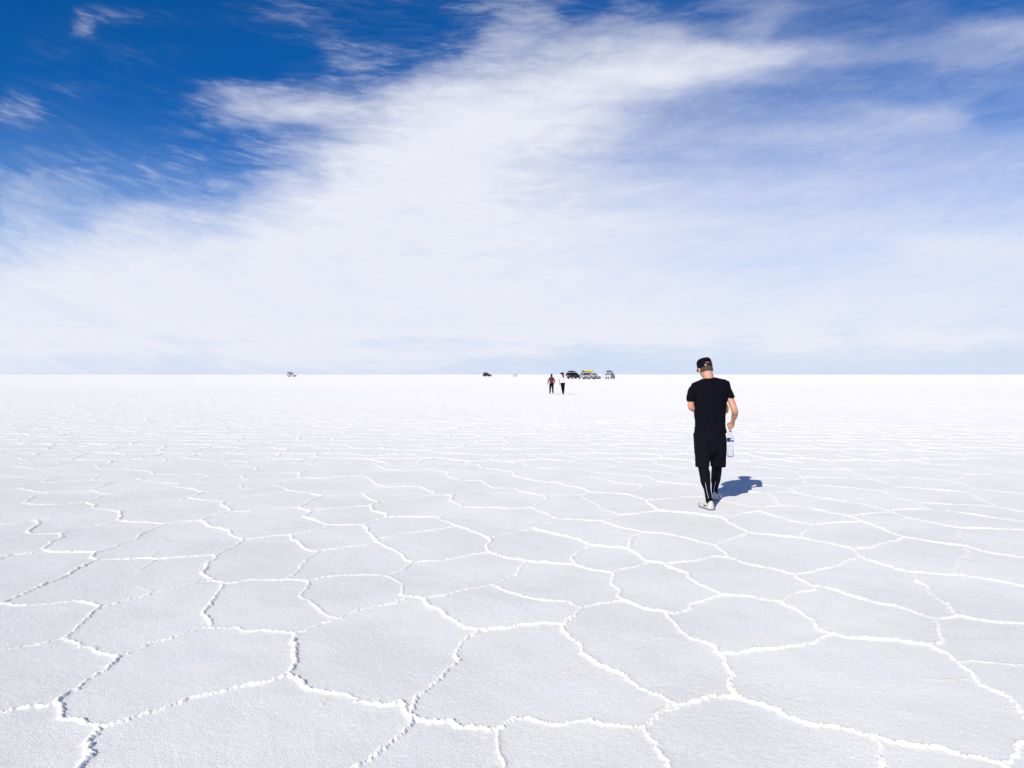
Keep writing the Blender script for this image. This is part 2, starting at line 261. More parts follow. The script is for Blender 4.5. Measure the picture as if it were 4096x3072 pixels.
# ------------------------------------------------------------------ the salt flat
# ridges of salt surveyed from the photograph: tile origin, scale, (strength, points...)
TILES = {'A': (0, 2300, 2.149), 'B': (1000, 2300, 2.149), 'C': (2000, 2300, 2.149), 'D': (3000, 2300, 2.0182),
         'E': (0, 1850, 2.212), 'F': (1000, 1850, 2.212), 'G': (2000, 1850, 2.212), 'H': (3000, 1850, 2.0182)}
RIDGES = '''
A 1 570,0 440,60 310,115 240,150 120,195 40,220 0,245 -80,270
A 1 -80,250 0,250 30,250 150,268 300,260 450,252 620,232 740,250 850,275
A .8 850,280 880,275 1060,225 1200,190 1310,160 1450,130 1560,100 1700,65 1830,55 1900,75
A 1 850,275 780,340 740,380 650,450 600,510 540,555
A .9 540,560 450,575 330,605 200,620 60,650 0,660 -150,690
A 1.1 540,560 620,600 680,635 780,645 850,695 1000,715
A .9 1010,712 1100,680 1200,645 1330,590 1480,550 1600,500 1760,460
A 1.2 1010,712 940,775 820,870 740,930 640,1000 560,1045 490,1105
A 1.1 490,1110 400,1150 280,1150 170,1170 80,1185 0,1205 -150,1230
A 1.5 490,1120 530,1170 510,1240 580,1270 700,1300 800,1325
A 1.1 800,1330 930,1320 1060,1280 1180,1240 1320,1190 1430,1150 1560,1110 1700,1075 1850,1030 2020,970 2149,960
A 1.6 790,1340 780,1400 730,1440 750,1490 700,1560 740,1600 670,1659 600,1800
A 1.1 1745,0 1800,35 1900,75 2000,70 2149,48
A 1 1900,85 1880,140 1830,200 1770,280 1730,330 1790,370 1810,440
A 1.1 1760,460 1800,460 1900,470 2000,468 2080,495 2149,495
A .35 1180,95 1240,125 1300,160
B 1 0,48 200,50 400,42 500,62
B .9 500,62 600,30 750,12 950,5 1180,12 1250,45 1300,90 1315,165
B .8 500,62 470,110 430,155 450,210 520,250 600,305 680,355 750,375
B 1.1 1290,178 1380,195 1500,215 1510,255 1560,290 1650,325 1680,365 1770,415 1850,465 1960,490
B .8 1510,205 1650,185 1800,145 1950,115 2080,95 2149,60
B 1 2080,95 2149,128
B .9 1350,210 1250,245 1100,270 1000,300 900,330 750,385 600,425 480,475 390,515
B 1.1 0,495 100,485 250,505 370,515
B 1.4 370,515 370,600 355,690 375,760 360,820 330,860
B 1.1 330,860 230,910 100,945 0,965
B 1.5 330,870 400,905 430,945 510,990 620,1010 720,1035 830,1040 920,1095 1050,1120 1160,1140 1280,1120 1340,1160 1400,1220 1480,1250 1600,1285 1700,1285 1800,1310 1950,1335 2149,1335
B 1 1950,495 1890,540 1820,600 1790,660 1770,700 1790,760 1730,820 1650,890 1600,940 1500,1030 1440,1090 1410,1170 1400,1210
B 1.1 1960,490 2040,485 2149,475
B 1.2 1415,1250 1370,1320 1300,1370 1250,1440 1170,1510 1080,1570 1000,1620 940,1659 850,1730
B .8 2100,1350 2110,1420 2130,1500 2149,1540 2170,1600 2190,1659 2220,1740
B .35 710,1045 650,1090 590,1140 530,1180
C .9 0,60 50,35 140,0
C 1 0,132 150,175 300,215 450,235 600,245 700,290
C 1 0,472 60,470 150,440 270,448 400,425 550,440
C 1.1 700,290 650,345 590,400 545,450
C .9 700,290 850,255 1000,235 1090,228
C 1 980,0 970,80 1030,130 1030,190 1090,228
C 1.1 1090,228 1200,275 1300,310 1420,330 1480,340
C .8 1480,340 1560,320 1640,300 1690,250 1800,215 1900,185 1940,183
C 1.1 1620,0 1650,45 1750,100 1860,150 1940,183 2149,187
C 1.1 1430,335 1490,400 1550,460 1560,510 1650,560 1760,590 1840,630 1900,680 1950,695
C 1 1950,695 2040,690 2149,668
C 1.1 1930,700 1950,760 1960,810 2000,870 1960,920 2020,990 2045,1045
C 1.3 540,450 540,500 600,560 690,610 710,680 800,735 880,790 1000,845 1100,890 1180,950 1260,1005 1350,1040 1470,1115
C 1.2 1470,1115 1560,1145 1680,1105 1800,1070 1920,1055 2050,1055
C 1.3 2050,1055 2149,1098
C 1.3 1470,1130 1460,1170 1380,1210 1330,1280 1250,1330
C .7 1460,1190 1560,1170
C 1.4 0,1335 80,1290 150,1255 260,1255 320,1290 430,1305 600,1300 700,1275 800,1275 900,1310 1050,1335 1250,1340
C 1.3 1250,1340 1300,1430 1370,1480 1380,1560 1430,1620 1450,1680 1500,1780
C .35 1250,570 1400,550 1520,560
C .3 560,850 700,785
D 1.1 0,176 120,205 240,220 340,270 430,320 520,380 540,430 600,465 670,485
D .8 240,215 300,190 370,155 450,140 530,125
D 1.1 355,0 430,50 520,95 620,115 760,155 880,195 1010,230 1200,265 1340,310 1500,360
D 1.2 670,485 800,515 950,525 1180,530 1300,555 1480,575 1540,620 1640,670 1720,750 1810,800 1860,870 1950,930 2050,970 2120,1020 2212,1110 2300,1200
D 1 660,490 560,530 430,570 280,590 170,610 0,628
D .9 1340,-18 1350,0 1370,50 1430,90 1460,150 1520,190 1600,235 1650,300 1700,345
D 1 1500,360 1600,362 1700,345 1850,375 2000,390 2212,403 2400,410
D 1 1500,365 1540,400 1530,460 1565,510 1530,570
D .6 1730,710 1800,700 1950,725 2212,740 2400,745
D 1.4 0,1031 80,1045 200,1100 320,1155 440,1190 560,1230 760,1260 880,1300 980,1325 1100,1350 1250,1375 1400,1400 1520,1410 1640,1450 1800,1495 1950,1525 2050,1550
D 1.3 2050,1550 2130,1480 2150,1420 2212,1385 2350,1340
D 1 980,1325 1040,1370 1060,1440 1080,1500 1090,1558 1100,1620
D .4 1400,850 1580,855 1750,850
D 1.3 2050,1550 2150,1620 2300,1700
E .8 -100,60 0,45 100,20 340,0
E .9 0,40 150,40 360,55 600,48 700,35 870,28
E .8 100,125 200,95 370,60
E .9 -100,135 0,132 100,125 250,140 400,152
E 1 850,20 890,60 1130,62 1330,85 1350,105
E .8 400,152 450,140 600,118 700,105 860,72 890,62
E .8 680,108 860,118 820,150 780,158
E .9 400,152 380,180 500,178 700,165 780,158 1000,170
E .8 380,180 300,205 180,232 0,245 -100,250
E .9 180,235 300,260 430,275 300,300 200,355 190,362
E .8 -100,410 0,392 190,362
E .8 430,275 600,262 800,252
E .9 800,250 900,210 1000,180 1200,148 1370,115
E 1 800,252 960,285 900,298 830,325 760,350
E .8 960,288 1100,272 1300,245 1450,228 1550,212
E .9 1220,148 1330,175 1500,188 1590,192 1550,210
E .6 1590,192 1750,172 1850,172
E .9 1370,110 1550,108 1740,102 1840,128 1770,165
E .8 1740,100 1830,85 1860,62 2000,40 2212,30
E .7 870,22 1000,0
E .7 1130,62 1300,30 1480,0
E .6 1380,80 1550,55 1860,58
E .8 1960,0 2020,25
E .8 1840,128 2000,115 2150,103
E .9 2240,90 2150,112 2150,145 2212,160
E 1 1550,212 1700,240 1790,265
E .8 1790,265 1900,258 2050,240 2130,232 2212,232
E .8 2120,190 2140,225
E .9 1790,265 1730,295 1670,315
E .8 1670,318 1500,350 1300,385 1100,425 1040,435
E 1 1670,318 1780,335 1900,340 1990,352
E .7 1990,352 2100,325 2212,300
E 1.1 1990,352 1960,380 2010,405 2030,438
E .8 2030,438 2212,432
E .9 2030,440 1900,475 1770,515
E .9 1770,515 1620,530 1450,550
E 1 190,362 300,372 450,375 600,370 750,352
E 1 755,352 830,385 820,415
E .9 820,415 600,465 480,490 320,515
E 1 820,415 950,425 1040,435
E .8 320,515 170,535 0,555 -100,565
E 1.1 310,515 320,555 250,600 250,635
E .8 250,638 150,660 0,690 -100,710
E .9 250,638 400,635 540,632
E 1.2 1045,435 1065,470 1050,515
E .9 1050,520 900,555 780,575 650,600 550,628
E 1.1 1050,522 1200,528 1330,538 1450,550
E 1.1 545,635 530,670 440,715 390,750 350,785
E .9 350,785 270,805 80,825 0,855 -100,890
E 1.1 350,785 450,795 600,800 750,800 830,805
E .9 1450,552 1350,600 1250,640 1180,685 1080,725 1000,755 870,795 830,810
E 1.1 830,805 800,840 860,870
E 1.1 860,870 760,905 650,955 585,992
E 1 860,868 1000,868 1200,852 1310,850 1400,858 1600,840 1750,835 1880,828
E 1.1 1770,515 1850,570 1990,600 2050,650 2140,690
E .9 2140,690 2212,682
E 1 2140,695 2060,745 1960,795 1890,830
E 1.1 1880,828 1890,860 1830,910 1800,975 1796,996
E .4 1180,688 1350,685 1420,682 1480,700
E .6 1220,965 1300,910 1350,870
E .35 1310,850 1450,740
E .3 1550,690 1750,680 2000,650
F .9 0,30 50,45 60,70 20,95 250,95 440,95
F .9 440,95 430,130 460,145
F .8 440,92 500,75 610,50
F .9 280,0 480,5 600,45
F .7 615,48 800,22 960,0
F .9 460,143 620,142 750,130 880,120 1000,122
F .8 460,145 350,175 240,205
F .8 240,205 130,215 0,235
F 1 240,205 320,235 350,255
F .7 350,258 200,280 0,300
F 1 350,255 480,265 640,295
F 1 1080,0 1130,30 1230,68
F .7 1230,72 1130,95 1010,122
F .9 1230,68 1450,70 1630,62
F 1 1010,122 1090,165 1120,195 1200,222
F .8 1200,225 1100,250 1000,275
F .9 1200,220 1400,212 1510,218
F .9 1000,275 850,285 640,297
F .9 640,300 520,350 430,400
F .8 430,408 250,408 0,430
F 1 430,408 540,432
F .9 540,432 490,470 470,482
F .8 540,432 700,415 900,395 1060,385
F 1 1000,275 1040,310 1130,345
F .8 1130,345 1350,322 1500,305 1620,285
F 1 1130,348 1070,385 1070,425 1190,460 1205,488
F .7 1630,62 1700,20 1640,0
F 1 1630,62 1750,95 1760,125
F .9 1700,18 2000,18 2050,50
F .7 2050,52 1900,80 1780,98
F .9 2050,52 2212,68
F 1 1760,125 1870,160 2050,165 2150,225 2212,227
F .7 1510,218 1650,190 1870,160
F .6 2050,160 2212,135
F 1 1510,218 1630,270 1630,288 1790,293
F .7 1800,293 1950,268 2150,225
F 1 1800,295 1780,335 1850,375 1880,405
F .9 1880,405 2212,404
F .8 1880,405 1780,440 1680,485
F 1 1205,488 1450,488 1640,485
F .9 1205,490 1100,520 1000,555
F 1 480,480 600,520 690,560
F .5 470,485 300,515 0,550
F 1 700,560 850,560 1000,555
F .9 700,568 550,610 360,645
F .9 0,682 200,655 340,645
F 1 350,645 390,690 450,725 500,775 600,795
F .9 600,790 750,770 850,755 1000,735 1100,710
F .9 600,795 510,850 440,915 430,950 350,1015 345,1030
F 1.1 1000,560 1040,620 1110,680 1110,712
F .8 1120,690 1230,665 1400,630 1600,610 1830,575
F 1 1640,485 1740,530 1840,575
F 1 1840,575 1950,610 2110,670
F .8 2110,670 2212,647
F 1.1 2130,680 2110,740 2100,795
F 1.1 2100,795 2212,828
F .9 2100,798 1950,825 1700,870 1550,880 1430,888
F 1.1 1110,712 1200,755 1270,785 1350,840 1420,885
F .9 1420,890 1370,940 1300,970 1210,998 1205,1010
F .5 610,62 850,78 910,98
F .4 980,178 1100,178
F .3 1130,160 1400,150
G .8 0,72 110,88 130,95 110,120 0,135
G 1 110,118 250,150 370,172 490,175
G .9 180,0 260,30 350,50 600,55 770,65 830,90 900,95
G .7 350,52 240,75 130,92
G .7 900,98 830,130 650,152 490,175
G .9 900,98 1100,110 1330,128
G .9 800,135 930,150 1050,185 1260,205
G 1 0,228 140,232 200,262 400,298
G .7 150,225 250,200 370,175
G 1 490,175 600,205 750,240 800,268
G .9 800,268 700,290 450,292 405,300
G 1 800,268 1000,275 1130,285 1300,335
G .8 1130,275 1250,230 1260,210 1410,172
G .9 1330,128 1370,155 1420,175 1600,190 1780,205 1970,240
G .8 1330,128 1400,105 1470,75 1560,50
G .7 930,0 930,30 800,55
G .9 930,30 1100,50 1400,80 1600,115 1760,135 1970,130
G .9 1310,0 1450,25 1560,50 1740,60 2000,60
G .9 1300,338 1450,325 1640,310 1800,308 1970,340
G 1 1300,338 1340,380 1420,430
G .9 405,300 400,335 280,400
G .9 0,405 130,410 280,402
G 1 280,402 400,450 510,500
G .8 510,505 400,550 300,585 200,605 0,645
G 1 510,500 700,510 900,522
G .8 720,300 800,345 870,380 930,420 1080,470
G .9 1080,470 1200,460 1420,430
G .8 1080,475 1000,500 900,522
G 1.1 1420,430 1650,450 1850,472 1970,490
G 1.1 900,522 1050,575 1280,625
G 1.1 1280,625 1500,640 1700,685 1930,735
G .9 1280,625 1180,665 1150,720 1150,765
G 1.1 300,590 450,630 700,690 820,740
G 1.1 820,740 950,750 1140,768
G .9 810,740 700,790 640,850 680,900
G 1.1 0,830 150,858 250,880 450,895 650,905
G 1.1 650,905 800,950 1000,980
G .9 235,880 180,930 150,985 144,996
G 1.1 1140,768 1220,820 1320,885 1450,900 1560,950 1650,985 1667,996
G .8 1000,978 1100,950 1200,925 1310,895
G 1 1010,980 1010,1000
G .9 1500,895 1700,880 1820,850 1900,832 2020,845
G 1.1 1930,735 1990,790 2020,835
G 1.1 2020,840 2212,905
G .9 1930,735 2050,680 2180,640
G 1.1 1970,490 2060,550 2180,610 2212,626
G .8 1980,500 2080,470 2212,445
G .9 1970,340 2212,385
G .8 1970,130 2100,142 2212,150
G .9 1970,240 2100,245 2212,260
G .4 80,540 250,570 300,590
G .4 1320,460 1450,500
G .5 430,350 680,365 780,395
G .4 1510,280 1600,305
G .7 2000,60 2100,38 2212,35
G .7 2000,50 2200,95
H .9 0,240 150,250 320,235 350,225 420,200 540,185
H .9 150,255 230,300 240,345
H .9 0,352 100,365 240,348
H 1 240,348 430,360 600,395 820,435
H .8 110,180 250,200 350,215
H 1 350,240 500,275 740,312 950,345 1120,390
H .9 0,410 70,392 100,370
H 1 70,395 200,435 330,475 510,505
H .9 510,505 650,490 900,482
H .8 510,510 450,560 420,605
H 1.1 0,572 200,595 420,615 560,640 700,668 840,700
H .9 840,700 960,695 1100,655 1260,620
H 1.1 820,435 930,485 1050,530 1260,612
H 1.1 1260,612 1500,650 1740,680
H 1.1 1740,680 1950,735 2212,765 2400,790
H .7 1740,680 1730,650 1750,630 1710,600 1720,545
H .7 1740,690 1760,750 1690,790 1680,850 1660,885 1680,910
H 1 1120,395 1300,455 1500,490 1720,535 1850,532 2212,548 2400,556
H .9 840,432 1000,412 1130,408
H .9 1120,400 1200,382 1440,375
H 1.1 840,700 900,765 1050,815 1200,865 1340,890
H .8 880,770 780,800 730,835 600,870 500,890 370,905
H 1.1 0,825 130,850 230,875 358,908
H 1.1 1340,890 1480,900 1700,912 1900,945 2212,1005 2400,1040
H 1 1350,320 1390,360 1450,378 1650,400 1850,430 2212,480 2400,505
H .9 1075,232 1190,285 1350,320
H 1 1350,320 1600,340 1850,352 2000,365 2212,400 2400,430
H .9 540,185 800,205 1075,232
H .9 1075,232 1150,212 1230,200
H .9 430,135 470,165 540,185
H .8 0,138 150,125 430,138
H .9 0,35 200,50 370,75
H .9 370,75 420,110 430,135
H .8 370,75 460,55
H .9 100,10 300,35 460,52 770,60
H .9 430,122 700,125 1000,138
H .9 1000,138 1230,200
H .9 580,0 770,58 880,90 1000,130
H 1 1230,200 1500,220 1740,238
H .9 1740,238 1850,290 1990,350
H .9 1740,238 1850,218 2212,255 2400,275
H .9 1000,122 1230,118 1600,150
H .9 1600,150 1740,180 1850,218
H .8 1600,148 1740,115
H .8 770,52 1080,60 1180,85 1230,115
H .7 1080,58 1160,30 1270,5
H .9 850,0 1160,28 1500,60 1750,98
H .9 1750,98 1920,100 2212,145 2400,175
H .7 1920,98 2050,75
H .9 1270,5 1560,20 1780,20 2050,75 2212,82 2400,90
H .6 1510,60 1570,28
H .7 1750,0 1780,20
H .5 1740,125 2000,160 2212,205 2400,240
H .6 1780,0 2212,8
H .6 760,300 1000,290 1200,295 1350,320
H .4 750,215 900,260 1000,290
H .3 1050,525 1350,490
H .4 540,345 620,300
'''
def ground_pt(px, py):
    d = EYE*F/(py-ROW); return ((px-2048)*d/F, d)
def make_beads():
    B = []
    for ln in RIDGES.strip().splitlines():
        t = ln.split(); ox, oy, sc = TILES[t[0]]; w = float(t[1])
        P = np.array([ground_pt(ox+float(a)/sc, oy+float(c)/sc) for a, c in (q.split(',') for q in t[2:])])
        # smooth, resampled
        Q = []
        for i in range(len(P)-1):
            p0, p1, p2, p3 = P[max(i-1, 0)], P[i], P[i+1], P[min(i+2, len(P)-1)]
            n = max(3, int(np.linalg.norm(p2-p1)/0.006))
            tt = np.linspace(0, 1, n, endpoint=False)[:, None]
            c = 0.5*((2*p1)+(-p0+p2)*tt+(2*p0-5*p1+4*p2-p3)*tt**2+(-p0+3*p1-3*p2+p3)*tt**3)
            Q.append(c*0.55+(p1*(1-tt)+p2*tt)*0.45)
        Q = np.vstack(Q+[P[-1:]])
        s = np.concatenate([[0], np.cumsum(np.linalg.norm(np.diff(Q, axis=0), axis=1))])
        L = s[-1]; step = 0.0120*max(w, .6)
        m = max(2, int(L/step)); ts = np.linspace(0, L, m)
        X = np.interp(ts, s, Q[:, 0]); Y = np.interp(ts, s, Q[:, 1])
        amp = 0.016
        X = X+amp*vnoise(X*9, Y*9, 3)+amp*.45*vnoise(X*31, Y*31, 5)
        Y = Y+amp*vnoise(X*9, Y*9, 4)+amp*.45*vnoise(X*31, Y*31, 6)
        tn = np.stack([np.gradient(X), np.gradient(Y)], 1); tn /= np.maximum(1e-9, np.linalg.norm(tn, axis=1))[:, None]
        off = rng.normal(0, 0.0036*w, m)
        X = X-tn[:, 1]*off; Y = Y+tn[:, 0]*off
        r = 0.0080*w**.85*(0.76+0.50*rng.random(m))*(1+.3*vnoise(X*4, Y*4, 8))*(1+.28*np.clip((Y-4.5)/4.5, 0, 1))
        if w < .55: r *= 0.62
        B.append(np.stack([X, Y, r, np.full(m, w)], 1))
    return np.vstack(B)
BEADS = make_beads()

def voronoi_field(x, y):
    """distance to the nearest cell border of the far ridge network, and a strength"""
    SP = 0.84
    xw = x+.10*vnoise(x*1.9, y*1.9, 1)+.035*vnoise(x*7, y*7, 2)
    yw = y+.10*vnoise(x*1.9, y*1.9, 9)+.035*vnoise(x*7, y*7, 10)
    ax = xw/SP; ay = yw/(SP*1.15)
    ci = np.floor(ax).astype(np.int64); cj = np.floor(ay).astype(np.int64)
    pts = []
    for di in range(-2, 3):
        for dj in range(-2, 3):
            i = ci+di; j = cj+dj
            sx = (i+.5+.46*(j & 1)-.25+.62*(hash2(i, j, 1)-.5))*SP; sy = (j+.5+.62*(hash2(i, j, 2)-.5))*SP*1.15
            pts.append((sx, sy))
    PX = np.stack([p[0] for p in pts]); PY = np.stack([p[1] for p in pts])
    D = (PX-xw)**2+(PY-yw)**2
    k = D.argmin(0); I = np.arange(len(x))
    fx = PX[k, I]; fy = PY[k, I]
    mx = (PX+fx)/2; my = (PY+fy)/2; ex = PX-fx; ey = PY-fy
    ln = np.sqrt(ex**2+ey**2); ln[k, I] = 1
    bd = ((mx-xw)*ex+(my-yw)*ey)/ln; bd[k, I] = 9
    kk = bd.argmin(0); dist = bd[kk, I]
    # strength by pair of cells
    key = (np.round((fx+PX[kk, I])*50)+np.round((fy+PY[kk, I])*31)).astype(np.int64)
    w = .80+.45*hash2(key, key*3, 4)
    return np.abs(dist), w

def build_ground():
    th = [np.arange(-180, -45, 3.0), np.arange(-45, -40.5, .5), np.arange(-40.5, 40.5, .09), np.arange(40.5, 45, .5), np.arange(45, 180, 3.0)]
    th = np.radians(np.concatenate(th))
    r = [0.4, 0.9, 1.4, 1.9, 2.2]
    def upto(end, f):
        while r[-1] < end: r.append(r[-1]+f(r[-1]))
    upto(4.8, lambda q: .0072); upto(9, lambda q: .0115); upto(14, lambda q: .018); upto(26, lambda q: .025); upto(70, lambda q: .0017*q)
    upto(200, lambda q: .012*q); upto(30000, lambda q: .07*q)
    r = np.array(r); nr, nth = len(r), len(th)
    RR, TT = np.meshgrid(r, th, indexing='ij')
    X = RR*np.sin(TT); Y = RR*np.cos(TT)
    Z = np.zeros_like(X); A = np.zeros_like(X)
    fine = (np.abs(TT) < R(41)) & (RR < 72)
    idx = np.nonzero(fine.ravel())[0]
    x = X.ravel()[idx]; y = Y.ravel()[idx]
    px = 2048+F*x/np.maximum(y, .3); py = ROW+EYE*F/np.maximum(y, .3)
    traced = (px > -40) & (px < 4136) & (py > 1853) & (py < 3120)
    h = np.zeros(len(idx)); a = np.zeros(len(idx)); dirt = np.zeros(len(idx))
    # far network
    v = np.nonzero(~traced)[0]
    for s in range(0, len(v), 150000):
        q = v[s:s+150000]; d, w = voronoi_field(x[q], y[q])
        rr = np.hypot(x[q], y[q])
        wd = .016*w*(1+.25*vnoise(x[q]*14, y[q]*14, 12))*(1+np.maximum(0, rr-16)/22)
        g = np.exp(-(d/(wd))**2)
        lump = .75+.45*vnoise(x[q]*33, y[q]*33, 13)
        h[q] = .021*w*g*lump*(1+np.maximum(0, rr-16)/60); a[q] = .8*np.exp(-(d/wd)**4)
    # surveyed ridges as strings of salt lumps
    cs = .25
    bx = np.floor(BEADS[:, 0]/cs).astype(int); by = np.floor(BEADS[:, 1]/cs).astype(int)
    from collections import defaultdict
    bins = defaultdict(list)
    for k in range(len(BEADS)):
        for i in (-1, 0, 1):
            for j in (-1, 0, 1):
                xx = BEADS[k, 0]+i*.05; yy_ = BEADS[k, 1]+j*.05
                key = (int(math.floor(xx/cs)), int(math.floor(yy_/cs)))
                L = bins[key]
                if not L or L[-1] != k: L.append(k)
    q = np.nonzero(traced)[0]
    kx = np.floor(x[q]/cs).astype(int); ky = np.floor(y[q]/cs).astype(int)
    code = kx*100000+ky; order = np.argsort(code, kind='stable'); q = q[order]; code = code[order]
    st = np.nonzero(np.diff(code, prepend=code[0]-1))[0]; en = np.append(st[1:], len(q))
    for s, e in zip(st, en):
        qq = q[s:e]; key = (int(math.floor(x[qq[0]]/cs)), int(math.floor(y[qq[0]]/cs)))
        L = bins.get(key)
        if not L: continue
        Bk = BEADS[sorted(set(L))]
        for s2 in range(0, len(qq), 4000):
            c = qq[s2:s2+4000]
            d2 = (x[c][:, None]-Bk[None, :, 0])**2+(y[c][:, None]-Bk[None, :, 1])**2
            rad = Bk[None, :, 2]
            hh = np.sqrt(np.maximum(rad**2-d2, 0))*np.where(Bk[None, :, 3] > 1.25, .92, np.minimum(1.2, .45+.75*Bk[None, :, 3]))
            hm = hh.max(1)
            dd = np.sqrt(d2)-rad
            dm = dd.min(1)
            h[c] = hm+.003*np.exp(-np.maximum(dm, 0)/.008)
            a[c] = np.clip(1-dm/.004, 0, 1)*np.clip(Bk[dd.argmin(1), 3]*1.3-.25, .12, 1)*.9
            dirt[c] = np.exp(-((dm-.012)/.016)**2)
    # gentle unevenness of the crust
    h += .004*vnoise(x*1.6, y*1.6, 21)+.0018*vnoise(x*7, y*7, 22)+.0007*vnoise(x*38, y*38, 23)
    h *= np.clip((72-np.hypot(x, y))/26, 0, 1)
    zf = Z.ravel(); zf[idx] = h; Af = A.ravel(); Af[idx] = a
    Df = np.zeros_like(Af); Df[idx] = dirt
    Rf = RR.ravel()
    zf -= Rf**2/(2*7.4e6)        # the earth's curvature (with refraction)
    co = np.empty((nr*nth+1, 3), np.float32)
    co[:-1, 0] = X.ravel(); co[:-1, 1] = Y.ravel(); co[:-1, 2] = zf; co[-1] = 0
    i = np.arange(nr-1)[:, None]*nth; j = np.arange(nth)[None, :]; j2 = (j+1) % nth
    quads = np.stack([i+j, i+nth+j, i+nth+j2, i+j2], -1).reshape(-1, 4)
    tri = np.stack([np.full(nth, nr*nth), np.arange(nth), (np.arange(nth)+1) % nth], -1)
    me = bpy.data.meshes.new('salt_flat')
    me.vertices.add(len(co)); me.vertices.foreach_set('co', co.ravel())
    nl = quads.size+tri.size
    me.loops.add(nl); me.loops.foreach_set('vertex_index', np.concatenate([quads.ravel(), tri.ravel()]).astype(np.int32))
    nf = len(quads)+len(tri)
    me.polygons.add(nf)
    ls = np.concatenate([np.arange(len(quads))*4, quads.size+np.arange(len(tri))*3]).astype(np.int32)
    me.polygons.foreach_set('loop_start', ls)
    me.update(calc_edges=True)
    at = me.attributes.new('ridge', 'FLOAT', 'POINT'); at.data.foreach_set('value', np.append(Af, 0).astype(np.float32))
    at = me.attributes.new('dirt', 'FLOAT', 'POINT'); at.data.foreach_set('value', np.append(Df, 0).astype(np.float32))
    me.shade_smooth()
    m = bpy.data.materials.new('salt'); m.use_nodes = True
    k = NB(m.node_tree); p = m.node_tree.nodes['Principled BSDF']
    geo = k.n('ShaderNodeNewGeometry').outputs['Position']
    ra = k.n('ShaderNodeAttribute', attribute_name='ridge').outputs['Fac']
    da = k.n('ShaderNodeAttribute', attribute_name='dirt').outputs['Fac']
    big = k.noise(geo, .8, 3, .5); mid = k.noise(geo, 3.2, 5, .6, .6); fine_n = k.noise(geo, 110, 3, .7); sp = k.noise(geo, 30, 5, .7)
    mp = k.n('ShaderNodeMapping'); k.put(mp.inputs[0], geo); mp.inputs['Rotation'].default_value = (0, 0, R(-20)); mp.inputs['Scale'].default_value = (1, 3.2, 1)
    strk = k.noise(mp.outputs[0], 9, 5, .7)
    c = k.mix(k.ramp(big, .38, .62), CELL_A, CELL_B)
    c = k.mix(k.m('MULTIPLY', k.ramp(mid, .53, .72), .75), c, (.74, .79, .825))       # pale blue damp patches
    c = k.mix(k.m('MULTIPLY', k.ramp(strk, .60, .76), .65), c, (.84, .835, .82))          # white efflorescence flecks
    c = k.mix(k.m('MULTIPLY', k.ramp(sp, .42, .66), .55), c, (.84, .835, .82))
    c = k.mix(k.m('MULTIPLY', k.ramp(fine_n, .38, .62, 1, 0), .42), c, (.55, .55, .54))
    c = k.mix(k.m('MULTIPLY', k.m('MULTIPLY', da, k.ramp(k.noise(geo, 5, 4, .6), .47, .66)), .55), c, (.70, .65, .58))
    c = k.mix(ra, c, (.83, .825, .81))
    yd = k.m('LOGARITHM', k.m('MAXIMUM', k.sep(geo)[1], 1.0), 10.0)      # colour whitened with distance, for sunlit ridge sides seen at grazing angles
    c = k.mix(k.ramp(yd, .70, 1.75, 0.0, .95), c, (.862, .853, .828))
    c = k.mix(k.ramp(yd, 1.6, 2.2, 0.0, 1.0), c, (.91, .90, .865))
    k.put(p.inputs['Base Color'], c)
    p.inputs['Roughness'].default_value = .75; p.inputs['Subsurface Weight'].default_value = .10; p.inputs['Subsurface Radius'].default_value = (1, 1, .9); p.inputs['Subsurface Scale'].default_value = .012; p.inputs['Diffuse Roughness'].default_value = .15; p.inputs['Specular IOR Level'].default_value = .25
    bn = k.n('ShaderNodeBump'); bn.inputs['Strength'].default_value = .7; bn.inputs['Distance'].default_value = .004
    k.put(bn.inputs['Height'], k.m('ADD', fine_n, k.m('MULTIPLY', k.noise(geo, 55, 3, .6), .9)))
    k.put(p.inputs['Normal'], bn.outputs[0])
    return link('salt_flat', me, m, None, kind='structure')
CELL_A = (.715, .717, .715); CELL_B = (.800, .800, .795)
build_ground()

# ------------------------------------------------------------------ people
def at(px, py, y):
    """point at distance y seen at a photo pixel (used to survey real positions)"""
    return Vector(((px-2048)*y/F, y, EYE-(py-ROW)*y/F))
SKIN = mat('skin', (.52, .255, .17), .5, var=.08, vscale=9, bump=.15, bscale=300, Subsurface_Weight=.08)
SHIRT = mat('black_cotton', (.0034, .0035, .0075), .95, bump=.5, bscale=420, spec=.08)
SHORTS = mat('navy_cloth', (.0045, .0047, .010), .92, bump=.4, bscale=380, spec=.08)
TIGHTS = mat('dark_tights', (.0022, .0028, .0085), .8, spec=.1)
SHOE = mat('shoe_fabric', (.54, .535, .50), .8, bump=.3, bscale=500, var=.06, vscale=40)
SOLE = mat('pale_blue_foam', (.28, .42, .58), .7)
TREAD = mat('grey_rubber', (.13, .13, .15), .8, bump=.6, bscale=250)
INK = mat('dark_print', (.02, .02, .05), .5)
HAIR = mat('brown_hair', (.10, .062, .042), .7, bump=.9, bscale=260, var=.35, vscale=60)
CAPM = mat('cap_twill', (.003, .0035, .008), .9, bump=.3, bscale=700, spec=.08)
REFL = mat('reflective_tape', (.55, .55, .58), .35, spec=.6)
